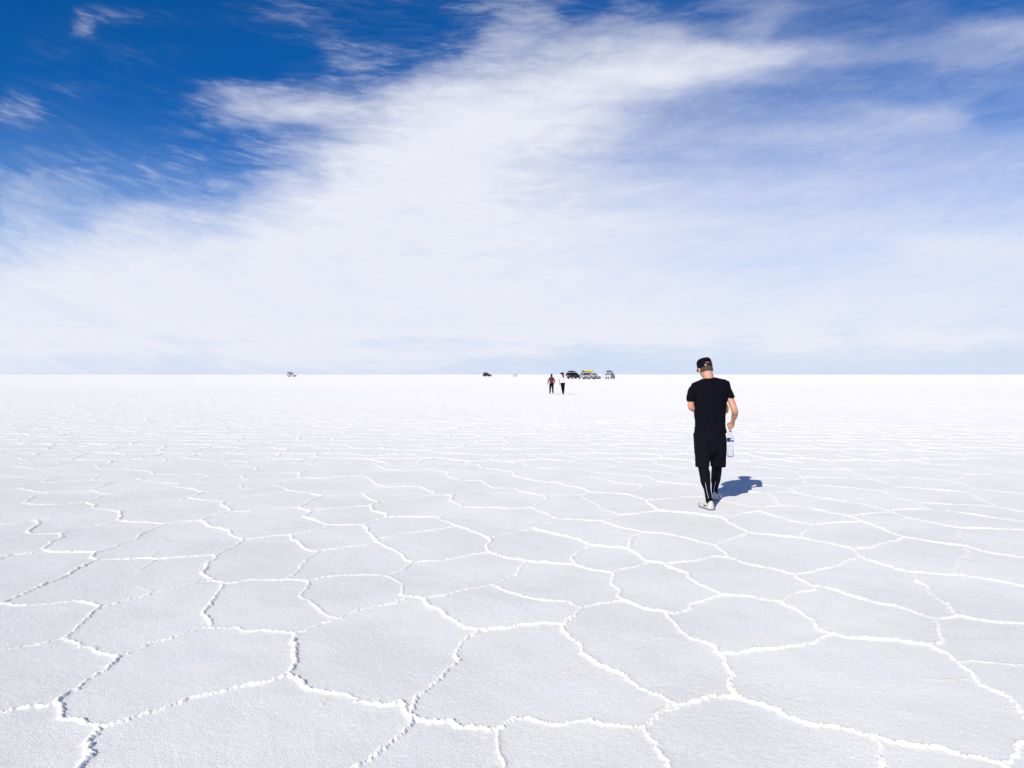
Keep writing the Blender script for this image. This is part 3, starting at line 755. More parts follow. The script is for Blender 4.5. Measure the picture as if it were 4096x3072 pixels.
def wrinkle(me, amp, sc, seed):
    n = len(me.vertices); co = np.empty(n*3, np.float32); me.vertices.foreach_get('co', co); co = co.reshape(-1, 3)
    no = np.empty(n*3, np.float32); me.vertices.foreach_get('normal', no); no = no.reshape(-1, 3)
    x, y, z = co.T
    d = vnoise(x*sc+y*sc*.5+z*sc*.9, z*sc*.55-x*sc*.35+y*3, seed)+.5*vnoise(x*sc*2.3-y*5, z*sc*1.5+x*8, seed+1)
    cr = vnoise(x*sc*.8+z*sc*1.1+y*4, z*sc*.5-x*sc*.9, seed+2); d -= .55*np.maximum(0, 1-np.abs(cr)*3.2)**1.5*(np.abs(z-z.min()) > .04)
    co += no*(amp*d)[:, None]
    me.vertices.foreach_set('co', co.ravel()); me.update()

def make_walker():
    D0 = 8.85; base = Vector((at(2840, 2040, D0).x, D0, 0))
    P = lambda px, py, yy=0.0: at(px, py, D0+yy)-base
    r = lambda hw, yy=0.0: hw*(D0+yy)/F
    G = 'man walking away'
    # --- body
    bm = bmesh.new()
    hc = P(2819.5, 1471.5, .05)                                   # middle of the head
    HM = (Matrix.Rotation(R(-4), 3, 'Y') @ Matrix.Rotation(R(13), 3, 'Z') @ Matrix.Rotation(R(-20), 3, 'X'))
    h = lambda x, y, z: hc+HM @ Vector((x, y, z))
    ball(bm, h(0, -.008, .016), (.074, .092, .084), HM)        # skull
    ball(bm, h(0, .032, -.045), (.058, .062, .068), HM)        # face and jaw
    ball(bm, h(0, .070, -.088), (.028, .022, .020), HM)        # chin
    tube(bm, [h(0, .088, .005), h(0, .106, -.030), h(0, .100, -.040)], [.009, .013, .011])    # nose
    ball(bm, h(0, .086, -.062), (.024, .012, .009), HM)        # lips
    ball(bm, h(-.030, .078, .012), (.018, .012, .007), HM); ball(bm, h(.030, .078, .012), (.018, .012, .007), HM)   # brow
    for s in (-1, 1):                                         # ears
        ball(bm, h(s*.087, -.010, -.026), (.012, .018, .031), HM); ball(bm, h(s*.078, -.003, -.050), (.008, .011, .012), HM)
    tube(bm, [h(0, -.016, -.020), P(2828, 1489, .015), P(2834, 1508, -.0), P(2836, 1528, 0)], [.060, .058, .063, .070], n=20)
    rings(bm, [ell(P(2836, 1528, .0), .085, .045, 24), ell(P(2836, 1545, .01), .135, .06, 24), ell(P(2838, 1570, .02), .14, .09, 24),
               ell(P(2840, 1640, .02), .150, .095, 24), ell(P(2841, 1700, .0), .150, .095, 24), ell(P(2841, 1755, 0), .155, .10, 24), ell(P(2841, 1785, .01), .12, .07, 24)])
    # right arm, swinging forward with the bottle
    RS, RE, RW = P(2896, 1556, .015), P(2938, 1640, -.05), P(2932.5, 1683, .075)
    tube(bm, [RS, P(2918, 1588, -.008), P(2925, 1604, -.02), RE, P(2940, 1656, .0), RW], [.040, .0425, .0425, .0395, .040, .026], n=18)
    HC = P(2927.5, 1700, .12)
    tube(bm, [RW, P(2931, 1691, .10), P(2928, 1702, .125), P(2924.5, 1709, .132)], [.026, .030, .034, .026], n=16, flat=.62)
    cap = P(2922.5, 1722, .135)
    # four fingers curled down and in over the screw cap, thumb opposing: they make the ring seen in the photograph
    for k, (dx0, dy0, ln) in enumerate(((-.030, -.012, 1.0), (-.026, .006, 1.06), (-.020, .022, 1.0), (-.012, .034, .82))):
        a = P(2924, 1706, .13)+Vector((dx0*.2, dy0, .0)); 
        tube(bm, [a, a+Vector((-.018*ln, .004, -.022*ln)), cap+Vector((-.012+.004*k, -.010+.010*k, .010)), cap+Vector((.002+.002*k, -.014+.012*k, -.006))], [.0100, .0092, .0085, .0075], n=10)
    tube(bm, [P(2927, 1690, .10), P(2919, 1691, .10), P(2912, 1697, .11), P(2914, 1705, .115), P(2919, 1712, .12)], [.013, .0115, .0098, .0092, .0082], n=10)
    # left arm, bent across the front
    LE = P(2768, 1632, .02); LW = P(2858, 1622, .235)
    tube(bm, [P(2786, 1560, .02), P(2766, 1585, .01), P(2764, 1605, .01), LE, P(2800, 1634, .11), LW], [.040, .040, .041, .041, .039, .027], n=18)
    yb = P(2904.5, 1634, .225)                                  # the yellow flask
    tube(bm, [LW, LW+Vector((.035, .02, -.002)), yb+Vector((-.035, .028, .0))], [.027, .031, .026], n=14, flat=.6)
    for k in range(4):
        z = .030-.020*k; ln = (1, 1.05, 1, .85)[k]
        a = yb+Vector((-.030, .045, z))
        tube(bm, [a, yb+Vector((-.004, .047, z-.002)), yb+Vector((.022*ln, .040, z-.004)), yb+Vector((.036*ln, .020, z-.005))], [.0098, .0092, .0088, .0078], n=10)
    tube(bm, [yb+Vector((-.052, .02, .01)), yb+Vector((-.042, -.012, .030)), yb+Vector((-.022, -.036, .046))], [.014, .0115, .009], n=10)
    # legs
    LH, LK, LA = P(2817, 1775, .02), P(2814, 1868, -.08), P(2837, 2004, -.278)
    RH, RK, RA = P(2866, 1775, .04), P(2869, 1866, .17), P(2860, 1976, .375)
    Lm = P(2820, 1905, -.13); Rm = P(2866, 1902, .27)
    tube(bm, [LH, LK, P(2820, 1893, -.115), P(2823.5, 1925, -.17), P(2831, 1960, -.225), P(2835.5, 1988, -.268), P(2837, 2004, -.278)], [.066, .046, .047, .042, .029, .027, .026], n=18)
    tube(bm, [RH, RK, P(2867, 1893, .25), P(2864.5, 1918, .295), P(2862, 1945, .34), P(2860.5, 1964, .365), P(2860, 1976, .375)], [.066, .046, .047, .042, .031, .027, .026], n=18)
    nh = Vector((at(2851, 2040, 8.50).x, 8.50, 0))-base; nt_ = nh+Vector((-.066, .262, 0))
    fh = Vector((at(2857, 2004, 9.16).x, 9.16, 0))-base; ft_ = fh+Vector((.135, .235, 0))
    for a_, h_, t_ in ((LA, nh, nt_), (RA, fh, ft_)):
        tube(bm, [a_, h_*.78+t_*.22+Vector((0, 0, .080)), h_*.45+t_*.55+Vector((0, 0, .050)), t_*.85+h_*.15+Vector((0, 0, .036))], [.027, .028, .026, .014], n=14)
    me = fuse(bm, .0058, 5, .5); me.name = 'person'
    body = link('person', me, SKIN, None, label='man in black cap, black t-shirt and navy shorts walking away carrying a water bottle', category='person')
    body.location = base
    # --- cap
    bm = bmesh.new(); NU, NV = 112, 40; CM = HM @ Matrix.Rotation(R(2), 3, 'X')
    c = lambda x, y, z: h(0, 0, .0)+CM @ Vector((x, y, z))
    grid = []
    for j in range(NV+1):
        t = j/NV; row = []
        z = -.006+.120*math.sin(t*math.pi/2)**.9; q = max(0.0, 1-t**3.2)**.42
        for i in range(NU):
            a_ = 2*math.pi*i/NU
            row.append(bm.verts.new(c(.0885*q*math.cos(a_)*(1-.02*t), -.004+.106*q*math.sin(a_), z)))
        grid.append(row)
    for j in range(NV):
        for i in range(NU):
            ang = 360*(i+.5)/NU
            off = abs(ang-268)/27.0; hz_ = (j+.5)/NV
            if off < 1 and .13 < hz_ < .13+.21*math.sqrt(1-off*off): continue     # arched opening above the strap
            bm.faces.new((grid[j][i], grid[j][(i+1) % NU], grid[j+1][(i+1) % NU], grid[j+1][i]))
    bmesh.ops.remove_doubles(bm, verts=bm.verts[:], dist=.0004)
    capo = obj('cap', bm, CAPM, body, True); so = capo.modifiers.new('thick', 'SOLIDIFY'); so.thickness = .003; so.offset = -1
    bm = bmesh.new(); ball(bm, c(0, -.004, .115), .006, seg=12); obj('button', bm, CAPM, capo, True)
    bm = bmesh.new(); top, bot = [], []
    for i in range(13):
        a_ = math.pi*(i/12); x = .084*math.cos(a_); drop = -.016*abs(math.cos(a_))**2
        top.append((x, .040+.058*math.sin(a_), .002)); bot.append((x*.93, .050+.082*math.sin(a_), -.006+drop*.5))
    for zz in (0, -.004):
        pass
    vt = [bm.verts.new(c(*p)) for p in top]; vb = [bm.verts.new(c(*p)) for p in bot]
    for i in range(12): bm.faces.new((vt[i], vt[i+1], vb[i+1], vb[i]))
    br = obj('brim', bm, CAPM, capo, True); so = br.modifiers.new('thick', 'SOLIDIFY'); so.thickness = .004
    bm = bmesh.new()                                          # snap strap across the opening
    for i in range(12):
        a0, a1 = R(270-30+i*5), R(270-30+(i+1)*5)
        pts = [c(.0897*math.cos(a), -.004+.1072*math.sin(a), z) for a, z in ((a0, -.005), (a1, -.005), (a1, .013), (a0, .013))]
        bm.faces.new([bm.verts.new(p) for p in pts])
    bmesh.ops.remove_doubles(bm, verts=bm.verts[:], dist=.0004)
    st = obj('strap', bm, mat('strap_plastic', (.012, .012, .018), .4), capo); so = st.modifiers.new('thick', 'SOLIDIFY'); so.thickness = .002
    bm = bmesh.new(); am = R(270-27)
    for dz_, hw in ((.012, .0035), (.004, .0022), (-.003, .003)):
        ball(bm, c(.0945*math.cos(am), -.004+.1092*math.sin(am), dz_), (hw, .0015, .004), HM, 10)
    obj('emblem', bm, mat('white_print', (.8, .8, .8), .5), capo)
    # --- hair: close-cropped, ragged at the nape
    bm = bmesh.new()
    ball(bm, h(0, -.010, .010), (.0775, .0950, .092), HM, 44)
    inv = HM.inverted()
    dele = []
    for f in bm.faces:
        p = inv @ (f.calc_center_median()-hc)
        lim = -.064+.018*abs(p.x)/.07-.012*math.sin(p.x*260)*.5-.012*max(0, -p.x)/.07
        if p.y > .018 or p.z < lim: dele.append(f)
    bmesh.ops.delete(bm, geom=dele, context='FACES')
    for i in range(900):                                       # short strands
        a_ = R(random.uniform(195, 345)); zz = random.uniform(-.076, .002)
        rr = math.sqrt(max(.05, 1-((zz-.010)/.092)**2))
        p = Vector((.078*rr*math.cos(a_), -.010+.0955*rr*math.sin(a_), zz))
        if zz < -.062 and not (-.062 < p.x < .045): continue
        n_ = Vector((p.x/.078**2, (p.y+.010)/.0955**2, (p.z-.010)/.092**2)).normalized()
        e = p+n_*.0035+Vector((random.uniform(-.003, .003), 0, -random.uniform(.008, .016)))
        s_ = Vector((.0009, .0, 0))
        bm.faces.new([bm.verts.new(hc+HM @ q_) for q_ in (p-s_, p+s_, e)])
    obj('hair', bm, HAIR, body, True)
    # --- t-shirt
    def T(py, lx, rx, yy, ry, e=2.4, rpy=None):
        a_, b_ = P(lx, py, yy), P(rx, py if rpy is None else rpy, yy); c_ = (a_+b_)/2; sl = (b_.z-a_.z)/(b_.x-a_.x)
        return [v_+Vector((0, 0, sl*(v_.x-c_.x))) for v_ in ell(c_, (b_.x-a_.x)/2, ry, 36, e)]
    bm = bmesh.new()
    rings(bm, [T(1515, 2812, 2860, .002, .064, 2, 1510), T(1519, 2799, 2876, .004, .074, 2.2, 1512), T(1527, 2779, 2903, .01, .086, 2.6, 1517), T(1533, 2768, 2917, .012, .092, 2.8, 1523),
               T(1546, 2762, 2921, .018, .104, 2.4, 1536), T(1562, 2762, 2924, .02, .112, 2.4, 1555), T(1581, 2769, 2917, .02, .118, 2.4, 1578),
               T(1603, 2777, 2910, .02, .120), T(1643, 2778, 2904, .015, .114), T(1690, 2780.5, 2902, .0, .112), T(1716, 2779, 2904, -.005, .118), T(1731, 2778, 2907, -.005, .122)])
    tube(bm, [P(2784, 1553, .015), P(2770, 1564, .01), P(2764.5, 1585, .005), P(2764, 1605, .008)], [.058, .060, .053, .0465], n=24, round_end=False)
    tube(bm, [P(2893, 1546, .015), P(2908, 1560, .012), P(2916.5, 1575, .0), P(2925.5, 1595, -.010)], [.058, .058, .0545, .0515], n=24, round_end=False)
    me = fuse(bm, .0065, 7, .5); wrinkle(me, .0065, 10, 40); link('t_shirt', me, SHIRT, body)
    # --- shorts
    bm = bmesh.new()
    rings(bm, [T(1716, 2780, 2902, -.003, .112), T(1737, 2774.5, 2903, -.005, .125), T(1760, 2778, 2906, 0, .130), T(1785, 2784, 2905, .015, .118), T(1800, 2800, 2885, .02, .112), T(1818, 2820, 2864, .025, .09)])
    def leg(spec):
        rs = []
        for py, lx, rx, yy, ry in spec:
            a_, b_ = P(lx, py, yy), P(rx, py, yy); rs.append(ell((a_+b_)/2, (b_.x-a_.x)/2, ry, 28, 2.2))
        rings(bm, rs)
    leg([(1755, 2779, 2842, -.005, .120), (1800, 2780, 2843.5, -.01, .116), (1838, 2781.5, 2843, -.035, .106), (1868.5, 2783, 2837.5, -.07, .098)])
    leg([(1755, 2840, 2906, .01, .122), (1800, 2841, 2906, .045, .124), (1835, 2842.5, 2904, .09, .118), (1867, 2843, 2901.5, .14, .112)])
    me = fuse(bm, .0065, 7, .5); wrinkle(me, .0065, 9, 50); link('shorts', me, SHORTS, body)
    # --- leggings
    for nm, pts, rr in (('legging', [P(2812, 1830, -.05), LK, P(2820, 1893, -.115), P(2823.5, 1925, -.17), P(2831, 1960, -.225), P(2835.5, 1988, -.268), P(2837, 2004, -.278)], [.070, r(20.5), r(21.5), r(19.5), r(13.5), r(12.5), r(12)]),
                        ('legging', [P(2869, 1830, .15), RK, P(2867, 1893, .25), P(2864.5, 1918, .295), P(2862, 1945, .34), P(2860.5, 1964, .365), P(2860, 1976, .375)], [.070, r(20.5), r(21), r(19.5), r(14.5), r(13), r(12.5)])):
        bm = bmesh.new(); tube(bm, pts, rr, n=22); me = fuse(bm, .006, 4, .5); wrinkle(me, .0012, 22, 60)
        lg = link(nm, me, TIGHTS, body)
        bm = bmesh.new()                                       # reflective piping behind the calf
        if pts[0].x < RK.x-.1:
            q = [P(2823.5, 1932, -.255), P(2827, 1955, -.286), P(2831, 1975, -.318), P(2836, 1990, -.333), P(2834.5, 1994, -.33)]
        else: q = [P(2864, 1926, .215), P(2861.5, 1940, .268), P(2857.5, 1962, .305), P(2856.5, 1965.5, .308)]
        tube(bm, q, [.0022]*len(q), n=6)
        if pts[0].x > RK.x-.1: tube(bm, [P(2857, 1965, .308), P(2861.5, 1970.5, .312), P(2865.5, 1974, .318)], [.002]*3, n=6)
        obj('reflective_piping', bm, REFL, lg)
    # --- shoes
    def shoe(heel, toe):
        ax = (toe-heel); L = ax.length+.012; ax.normalize(); rz = math.atan2(ax.y, ax.x)-math.pi/2
        M = Matrix.Translation(heel) @ Matrix.Rotation(rz, 4, 'Z')
        prof = [  # y/L, half-width, top height, opening lean
            (.0, .018, .070), (.025, .031, .098), (.08, .038, .106), (.20, .0395, .098), (.32, .0405, .096), (.46, .043, .092), (.60, .048, .074), (.74, .050, .060), (.87, .045, .049), (.95, .032, .038), (1.0, .014, .028)]
        bm = bmesh.new(); rs = []
        for t, hw, tp in prof:
            cz = .022; ring_ = []
            for i in range(20):
                a_ = 2*math.pi*i/20; cx, sz = math.cos(a_), math.sin(a_)
                ring_.append(M @ Vector((hw*math.copysign(abs(cx)**.8, cx)*(1-.28*max(0, sz)), t*L, cz+(tp-cz)*max(0, sz)**.8 if sz > 0 else cz+.012*sz)))
            rs.append(ring_)
        rings(bm, rs); up_ = obj('shoe', bm, SHOE, body, True)
        def slab(z0, z1, grow, m, nm):
            bm = bmesh.new(); rs = []
            for z in (z0, (z0+z1)/2, z1):
                g_ = grow-(.003 if z != (z0+z1)/2 else 0); row = []
                n_ = len(prof)
                for s_ in (1, -1):
                    for t, hw, tp in (prof if s_ == 1 else prof[::-1]):
                        zz = z+(.010*max(0, t-.7)/.3 if True else 0)
                        row.append(M @ Vector((s_*(hw+g_), -.004+t*(L+.008), zz)))
                rs.append(row)
            rings(bm, rs); return obj(nm, bm, m, up_, True)
        slab(.012, .024, .004, mat('white_foam', (.55, .57, .58), .7), 'midsole'); slab(.0235, .028, .0042, SOLE, 'foam_stripe'); slab(.001, .013, .0045, TREAD, 'outsole')
        bm = bmesh.new()                                       # ankle collar
        tube(bm, [M @ Vector((0, .070, .070)), M @ Vector((0, .066, .112)), M @ Vector((0, .064, .132))], [.034, .0335, .030], n=18, round_end=False)
        obj('collar', bm, SHIRT, up_, True)
        bm = bmesh.new()                                       # laces
        for k in range(4): tube(bm, [M @ Vector((-.018, .40*L+k*.018, .080-.005*k)), M @ Vector((0, .40*L+k*.018+.004, .086-.005*k)), M @ Vector((.018, .40*L+k*.018, .080-.005*k))], [.0028]*3, n=6)
        obj('laces', bm, mat('lace', (.7, .7, .68), .8), up_)
        # curved tick on each side
        for s_ in (-1, 1):
            bm = bmesh.new()
            up1 = [(.44, .030), (.40, .028), (.36, .0275), (.31, .030), (.25, .0365), (.17, .047), (.09, .060)]
            lo1 = [(.44, .030), (.415, .052), (.41, .057), (.405, .045), (.37, .038), (.30, .0395), (.22, .046), (.09, .060)]
            outl = [(.455, .060), (.465, .040), (.44, .030), (.40, .027), (.34, .029), (.26, .038), (.10, .064), (.27, .047), (.35, .040), (.395, .041), (.42, .048)]
            def sp(t, z):
                tt = [q_[0] for q_ in prof]; w_ = np.interp(t, tt, [q_[1] for q_ in prof]); tp = np.interp(t, tt, [q_[2] for q_ in prof])
                k_ = min(1, max(0, (z-.022)/(tp-.022))); sz = k_**1.25; cx = math.sqrt(max(0, 1-sz*sz))
                return M @ Vector((s_*(w_*cx**.8*(1-.28*sz)+.0016), t*L, z))
            vv = [bm.verts.new(sp(*q_)) for q_ in outl]
            n_ = len(vv); quads = [(0, 1, 10), (1, 2, 9, 10), (2, 3, 8, 9), (3, 4, 8), (4, 5, 7, 8), (5, 6, 7)]
            for f_ in quads: bm.faces.new([vv[i] for i in f_])
            lo_ = obj('logo', bm, INK, up_); so = lo_.modifiers.new('thick', 'SOLIDIFY'); so.thickness = .0012; so.offset = 0
    shoe(nh, nt_); shoe(fh, ft_)
    # --- what he carries
    wb = empty('water_bottle', base+cap, 0, label='clear plastic water bottle with blue cap and blue label in the walking man\'s right hand', category='bottle')
    prof = [(-.016, .0125), (-.019, .0135), (-.022, .0128), (-.036, .018), (-.055, .031), (-.072, .040), (-.088, .0425), (-.092, .0415), (-.140, .0415), (-.146, .0425), (-.165, .0425), (-.195, .0395), (-.222, .0375), (-.250, .0395), (-.285, .0425), (-.300, .0425), (-.322, .040), (-.334, .031), (-.330, .012)]
    prof = [(z*.985, r_*.985) for z, r_ in prof]
    def lathe(bm, pr, n=48, petal=True):
        rs = []
        for z, r_ in pr:
            row = []
            for i in range(n):
                a_ = 2*math.pi*i/n
                k_ = 1+(.0 if not petal or z > -.27 else .07*math.cos(5*a_)*min(1, (-z-.27)/.05)); k2 = 1+.012*math.sin(z*320+2*math.sin(a_*2)) if -.28 < z < -.15 else 1
                row.append(Vector((r_*k_*k2*math.cos(a_), r_*k_*k2*math.sin(a_), z)))
            rs.append(row)
        rings(bm, rs)
    PET = mat('clear_plastic', (.93, .96, 1.0), .04, Transmission_Weight=1.0, IOR=1.12)
    bm = bmesh.new(); lathe(bm, prof); bd = obj('bottle_body', bm, PET, wb, True)
    WAT = mat('bottled_water', (.93, .96, .99), .0, Transmission_Weight=1.0, IOR=1.20)
    wl = [(-.188, .0355)]+[(z, r_-.0028) for z, r_ in prof[11:17]]+[(-.324, .028)]
    bm = bmesh.new(); lathe(bm, wl); obj('water', bm, WAT, bd, True)
    bm = bmesh.new(); cyl(bm, (0, 0, -.019), (0, 0, .004), .0148, 28, .0142); bmesh.ops.bevel(bm, geom=[e for e in bm.edges if abs(e.verts[0].co.z-e.verts[1].co.z) < 1e-5], offset=.0015, segments=2, affect='EDGES')
    obj('screw_cap', bm, mat('blue_cap', (.0, .12, .34), .4), wb)
    bm = bmesh.new(); n = 48
    for i in range(n):
        a0, a1 = 2*math.pi*i/n, 2*math.pi*(i+1)/n
        bm.faces.new([bm.verts.new((.0427*math.cos(a), .0427*math.sin(a), z)) for a, z in ((a0, -.1395), (a1, -.1395), (a1, -.0925), (a0, -.0925))])
    bmesh.ops.remove_doubles(bm, verts=bm.verts[:], dist=1e-5)
    LM = bpy.data.materials.new('label_print'); LM.use_nodes = True; k = NB(LM.node_tree); p = LM.node_tree.nodes['Principled BSDF']; p.inputs['Roughness'].default_value = .4
    oc = k.sep(k.n('ShaderNodeTexCoord').outputs['Object']); an = k.m('ARCTAN2', oc[1], oc[0])     # -pi/2 faces back
    zc = k.m('MULTIPLY_ADD', oc[2], 1/.047, .1395/.047)
    ns = k.noise(k.comb(k.m('MULTIPLY', an, 1.0), 0, 0), 2.6, 2)
    right = k.ramp(an, -1.62, -1.50)
    left = k.mix(k.m('MULTIPLY', k.ramp(k.noise(k.comb(k.m('MULTIPLY', an, 7), k.m('MULTIPLY', zc, 3.2), 0), 1.3, 2), .50, .58), .8), (.005, .07, .20), (.42, .50, .72))
    mtn = k.ramp(k.m('SUBTRACT', zc, k.m('MULTIPLY', ns, .95)), .0, .06)
    rt = k.mix(mtn, k.mix(k.ramp(zc, .05, .3), (.02, .35, .85), (.0, .10, .50)), (.70, .85, .95))
    lc = k.mix(right, left, rt)
    band = k.m('MAXIMUM', k.ramp(zc, .10, .04), k.ramp(zc, .90, .95))
    k.put(p.inputs['Base Color'], k.mix(band, lc, (.01, .12, .38)))
    obj('paper_label', bm, LM, wb)
    # lettering on the left of the label: pale strokes, worn to illegible shapes as in the photograph
    fl = empty('flask', base+yb, 0, label='small yellow flask held against the walking man\'s chest in his left hand', category='flask')
    YEL = mat('yellow_plastic', (.90, .46, .01), .35)
    bm = bmesh.new(); MT = Matrix.Rotation(R(-7), 3, 'Y')
    rs = [[MT @ Vector((r_*math.cos(2*math.pi*i/28), r_*math.sin(2*math.pi*i/28), z)) for i in range(28)] for z, r_ in ((-.060, .006), (-.058, .016), (-.050, .025), (-.036, .0285), (-.02, .0285), (.03, .0265), (.05, .024), (.056, .015))]
    rings(bm, rs); obj('flask_body', bm, YEL, fl, True)
    bm = bmesh.new(); cyl(bm, MT @ Vector((0, 0, .056)), MT @ Vector((0, 0, .076)), .016, 24); obj('flask_lid', bm, mat('dark_orange', (.35, .14, .01), .5), fl)
    bm = bmesh.new(); ball(bm, MT @ Vector((.029, .0, .006)), (.004, .006, .005), None, 12); obj('button', bm, mat('dark_orange', (.35, .14, .01)), fl, True)
make_walker()

def figure(name, label, base, H, parts_mats, pose, voxel, face=0, group=None):
    """far figure. pose: joint table in units of standing height, x right, y forward, z up"""
    J = {k: Vector(v)*H for k, v in pose.items() if len(v) == 3}
    top, bottom, skin, hairm, shoem = parts_mats
    bm = bmesh.new(); s = H
    ball(bm, J['head'], (.044*s, .055*s, .063*s)); ball(bm, J['head']+Vector((0, .020*s, -.028*s)), (.034*s, .036*s, .040*s))
    ball(bm, J['head']+Vector((0, .060*s, -.015*s)), (.007*s, .012*s, .014*s))
    for q in (-1, 1): ball(bm, J['head']+Vector((q*.045*s, 0, -.012*s)), (.006*s, .011*s, .018*s))
    tube(bm, [J['head'], J['neck']], [.030*s, .034*s]); 
    rings(bm, [ell(J['neck']+Vector((0, 0, -.012*s)), .05*s, .04*s), ell(J['neck']+Vector((0, 0, -.04*s)), .095*s, .055*s), ell((J['neck']+J['hip'])/2+Vector((0, 0, .05*s)), .09*s, .058*s),
               ell(J['hip']+Vector((0, 0, .06*s)), .078*s, .052*s), ell(J['hip']+Vector((0, 0, -.01*s)), .095*s, .062*s), ell(J['hip']+Vector((0, 0, -.05*s)), .085*s, .058*s)][::-1])
    hands = {}
    for q in 'LR':
        tube(bm, [J['sh'+q], J['el'+q], J['wr'+q]], [.030*s, .0225*s, .0155*s])
        d = (J['wr'+q]-J['el'+q]).normalized(); hnd = J['wr'+q]+d*.035*s
        tube(bm, [J['wr'+q], hnd], [.015*s, .019*s], flat=.6)
        sd_ = d.cross(Vector((0, 1, 0))).normalized()
        for k in range(4): tube(bm, [hnd+sd_*(.013-.0087*k)*s, hnd+sd_*(.015-.0095*k)*s+d*.030*s, hnd+sd_*(.014-.0095*k)*s+d*(.048-.004*abs(k-1))*s+Vector((0, .012*s, 0))], [.0058*s, .0054*s, .0046*s], n=8)
        tube(bm, [J['wr'+q]+d*.012*s+Vector((0, .012*s, 0)), J['wr'+q]+d*.035*s+Vector((0, .028*s, 0))], [.0068*s, .0052*s], n=8)
        tube(bm, [J['hp'+q], J['kn'+q], (J['kn'+q]*.6+J['an'+q]*.4)+Vector((0, -.008*s, 0)), J['an'+q]], [.048*s, .029*s, .027*s, .0165*s])
        tube(bm, [J['an'+q], J['an'+q]+Vector((0, .03*s, -.022*s)), J['an'+q]+Vector((0, .09*s, -.026*s))], [.020*s, .02*s, .013*s])
    body = link('person', fuse(bm, voxel, 3), skin, None, label=label, category='person')
    if group: body['group'] = group
    body.location = base; body.rotation_euler = (0, 0, face)
    def cl(nm, m, fn, wr=.006):
        bm = bmesh.new(); fn(bm); me = fuse(bm, voxel, 4); wrinkle(me, wr, 9, 70); return link(nm, me, m, body)
    def trousers(bm):
        rings(bm, [ell(J['hip']+Vector((0, 0, .045*s)), .082*s, .057*s), ell(J['hip']+Vector((0, 0, .0)), .101*s, .068*s), ell(J['hip']+Vector((0, 0, -.05*s)), .094*s, .066*s)][::-1])
        for q in 'LR': tube(bm, [J['hp'+q], J['kn'+q], (J['kn'+q]*.6+J['an'+q]*.4)+Vector((0, -.008*s, 0)), J['an'+q]+Vector((0, 0, .01*s))], [.058*s, .042*s, .039*s, .026*s])
    cl('trousers', bottom, trousers)
    ls = pose.get('long', (1,))[0]
    def topf(bm):
        rings(bm, [ell(J['neck']+Vector((0, 0, .002*s)), .047*s, .040*s), ell(J['neck']+Vector((0, 0, -.020*s)), .085*s, .052*s), ell(J['neck']+Vector((0, 0, -.045*s)), .106*s, .062*s), ell((J['neck']+J['hip'])/2+Vector((0, 0, .05*s)), .1*s, .066*s),
                   ell(J['hip']+Vector((0, 0, .07*s)), .089*s, .06*s), ell(J['hip']+Vector((0, 0, .012*s)), .1*s, .069*s)][::-1])
        for q in 'LR':
            if ls > .6: tube(bm, [J['sh'+q], J['el'+q], J['wr'+q]], [.037*s, .030*s, .022*s])
            else: tube(bm, [J['sh'+q], J['sh'+q]*.5+J['el'+q]*.5], [.037*s, .034*s])
    cl('top', top, topf)
    for q in 'LR':
        bm = bmesh.new(); a = J['an'+q]
        tube(bm, [a+Vector((0, -.012*s, -.006*s)), a+Vector((0, .03*s, -.020*s)), a+Vector((0, .10*s, -.028*s))], [.024*s, .024*s, .016*s])
        link('shoe', fuse(bm, voxel*.9, 2), shoem, body)
    return body, J
MAROON = mat('maroon_knit', (.095, .010, .018), .9, var=.3, vscale=25)
BLACKT = mat('black_trousers', (.004, .004, .007), .9, spec=.1); WHITET = mat('white_cotton', (.80, .80, .80), .9)
DKHAIR = mat('dark_hair', (.012, .006, .006), .75, spec=.2); SKIN2 = mat('tanned_skin', (.42, .22, .16), .55); WSH = mat('white_shoe', (.75, .75, .74), .7); DSH = mat('brown_sandal', (.10, .03, .04), .7)
walk = dict(head=(0, .012, .925), neck=(0, 0, .845), hip=(0, 0, .52), hpL=(-.05, 0, .50), hpR=(.05, 0, .50))
D = 56.6
b1 = at(2206, 1578, D); b1.z = -.0002
pA = dict(walk, shL=(-.092, 0, .785), elL=(-.145, -.02, .66), wrL=(-.175, .03, .54), shR=(.092, 0, .785), elR=(.142, -.05, .665), wrR=(.125, .0, .54),
          knL=(-.062, .02, .275), knR=(.062, .03, .275), anL=(-.075, .0, .042), anR=(.065, -.05, .042), long=(1,))
bA, JA = figure('person', 'person in maroon jumper and dark leggings walking away, left of the pair ahead', b1, 1.62, (MAROON, BLACKT, SKIN2, DKHAIR, WSH), pA, .011, group='pair walking ahead')
bm = bmesh.new(); s = 1.62; hd = JA['head']
ball(bm, hd+Vector((0, -.014*s, .008*s)), (.052*s, .058*s, .066*s)); tube(bm, [hd+Vector((0, -.02*s, .0)), hd+Vector((0, -.045*s, -.06*s)), hd+Vector((.004*s, -.050*s, -.105*s))], [.046*s, .042*s, .022*s])
link('hair', fuse(bm, .011, 3), mat('brown_long_hair', (.022, .009, .008), .8, spec=.15), bA)
b2 = at(2251, 1578, D-.2); b2.z = -.0002
pB = dict(walk, head=(-.012, .012, .925), shL=(-.090, 0, .785), elL=(-.135, -.01, .655), wrL=(-.14, .02, .52), shR=(.090, 0, .79), elR=(.205, .03, .755), wrR=(.10, .055, .885),
          knL=(-.022, .02, .275), knR=(.042, .03, .275), anL=(.005, -.06, .050), anR=(.035, .03, .042), long=(.4,))
bB, JB = figure('person', 'person in white t-shirt, black cap and black trousers with one hand raised to their head', b2, 1.74, (WHITET, BLACKT, SKIN2, DKHAIR, DSH), pB, .011, group='pair walking ahead')
s = 1.74; hd = JB['head']; bm = bmesh.new()
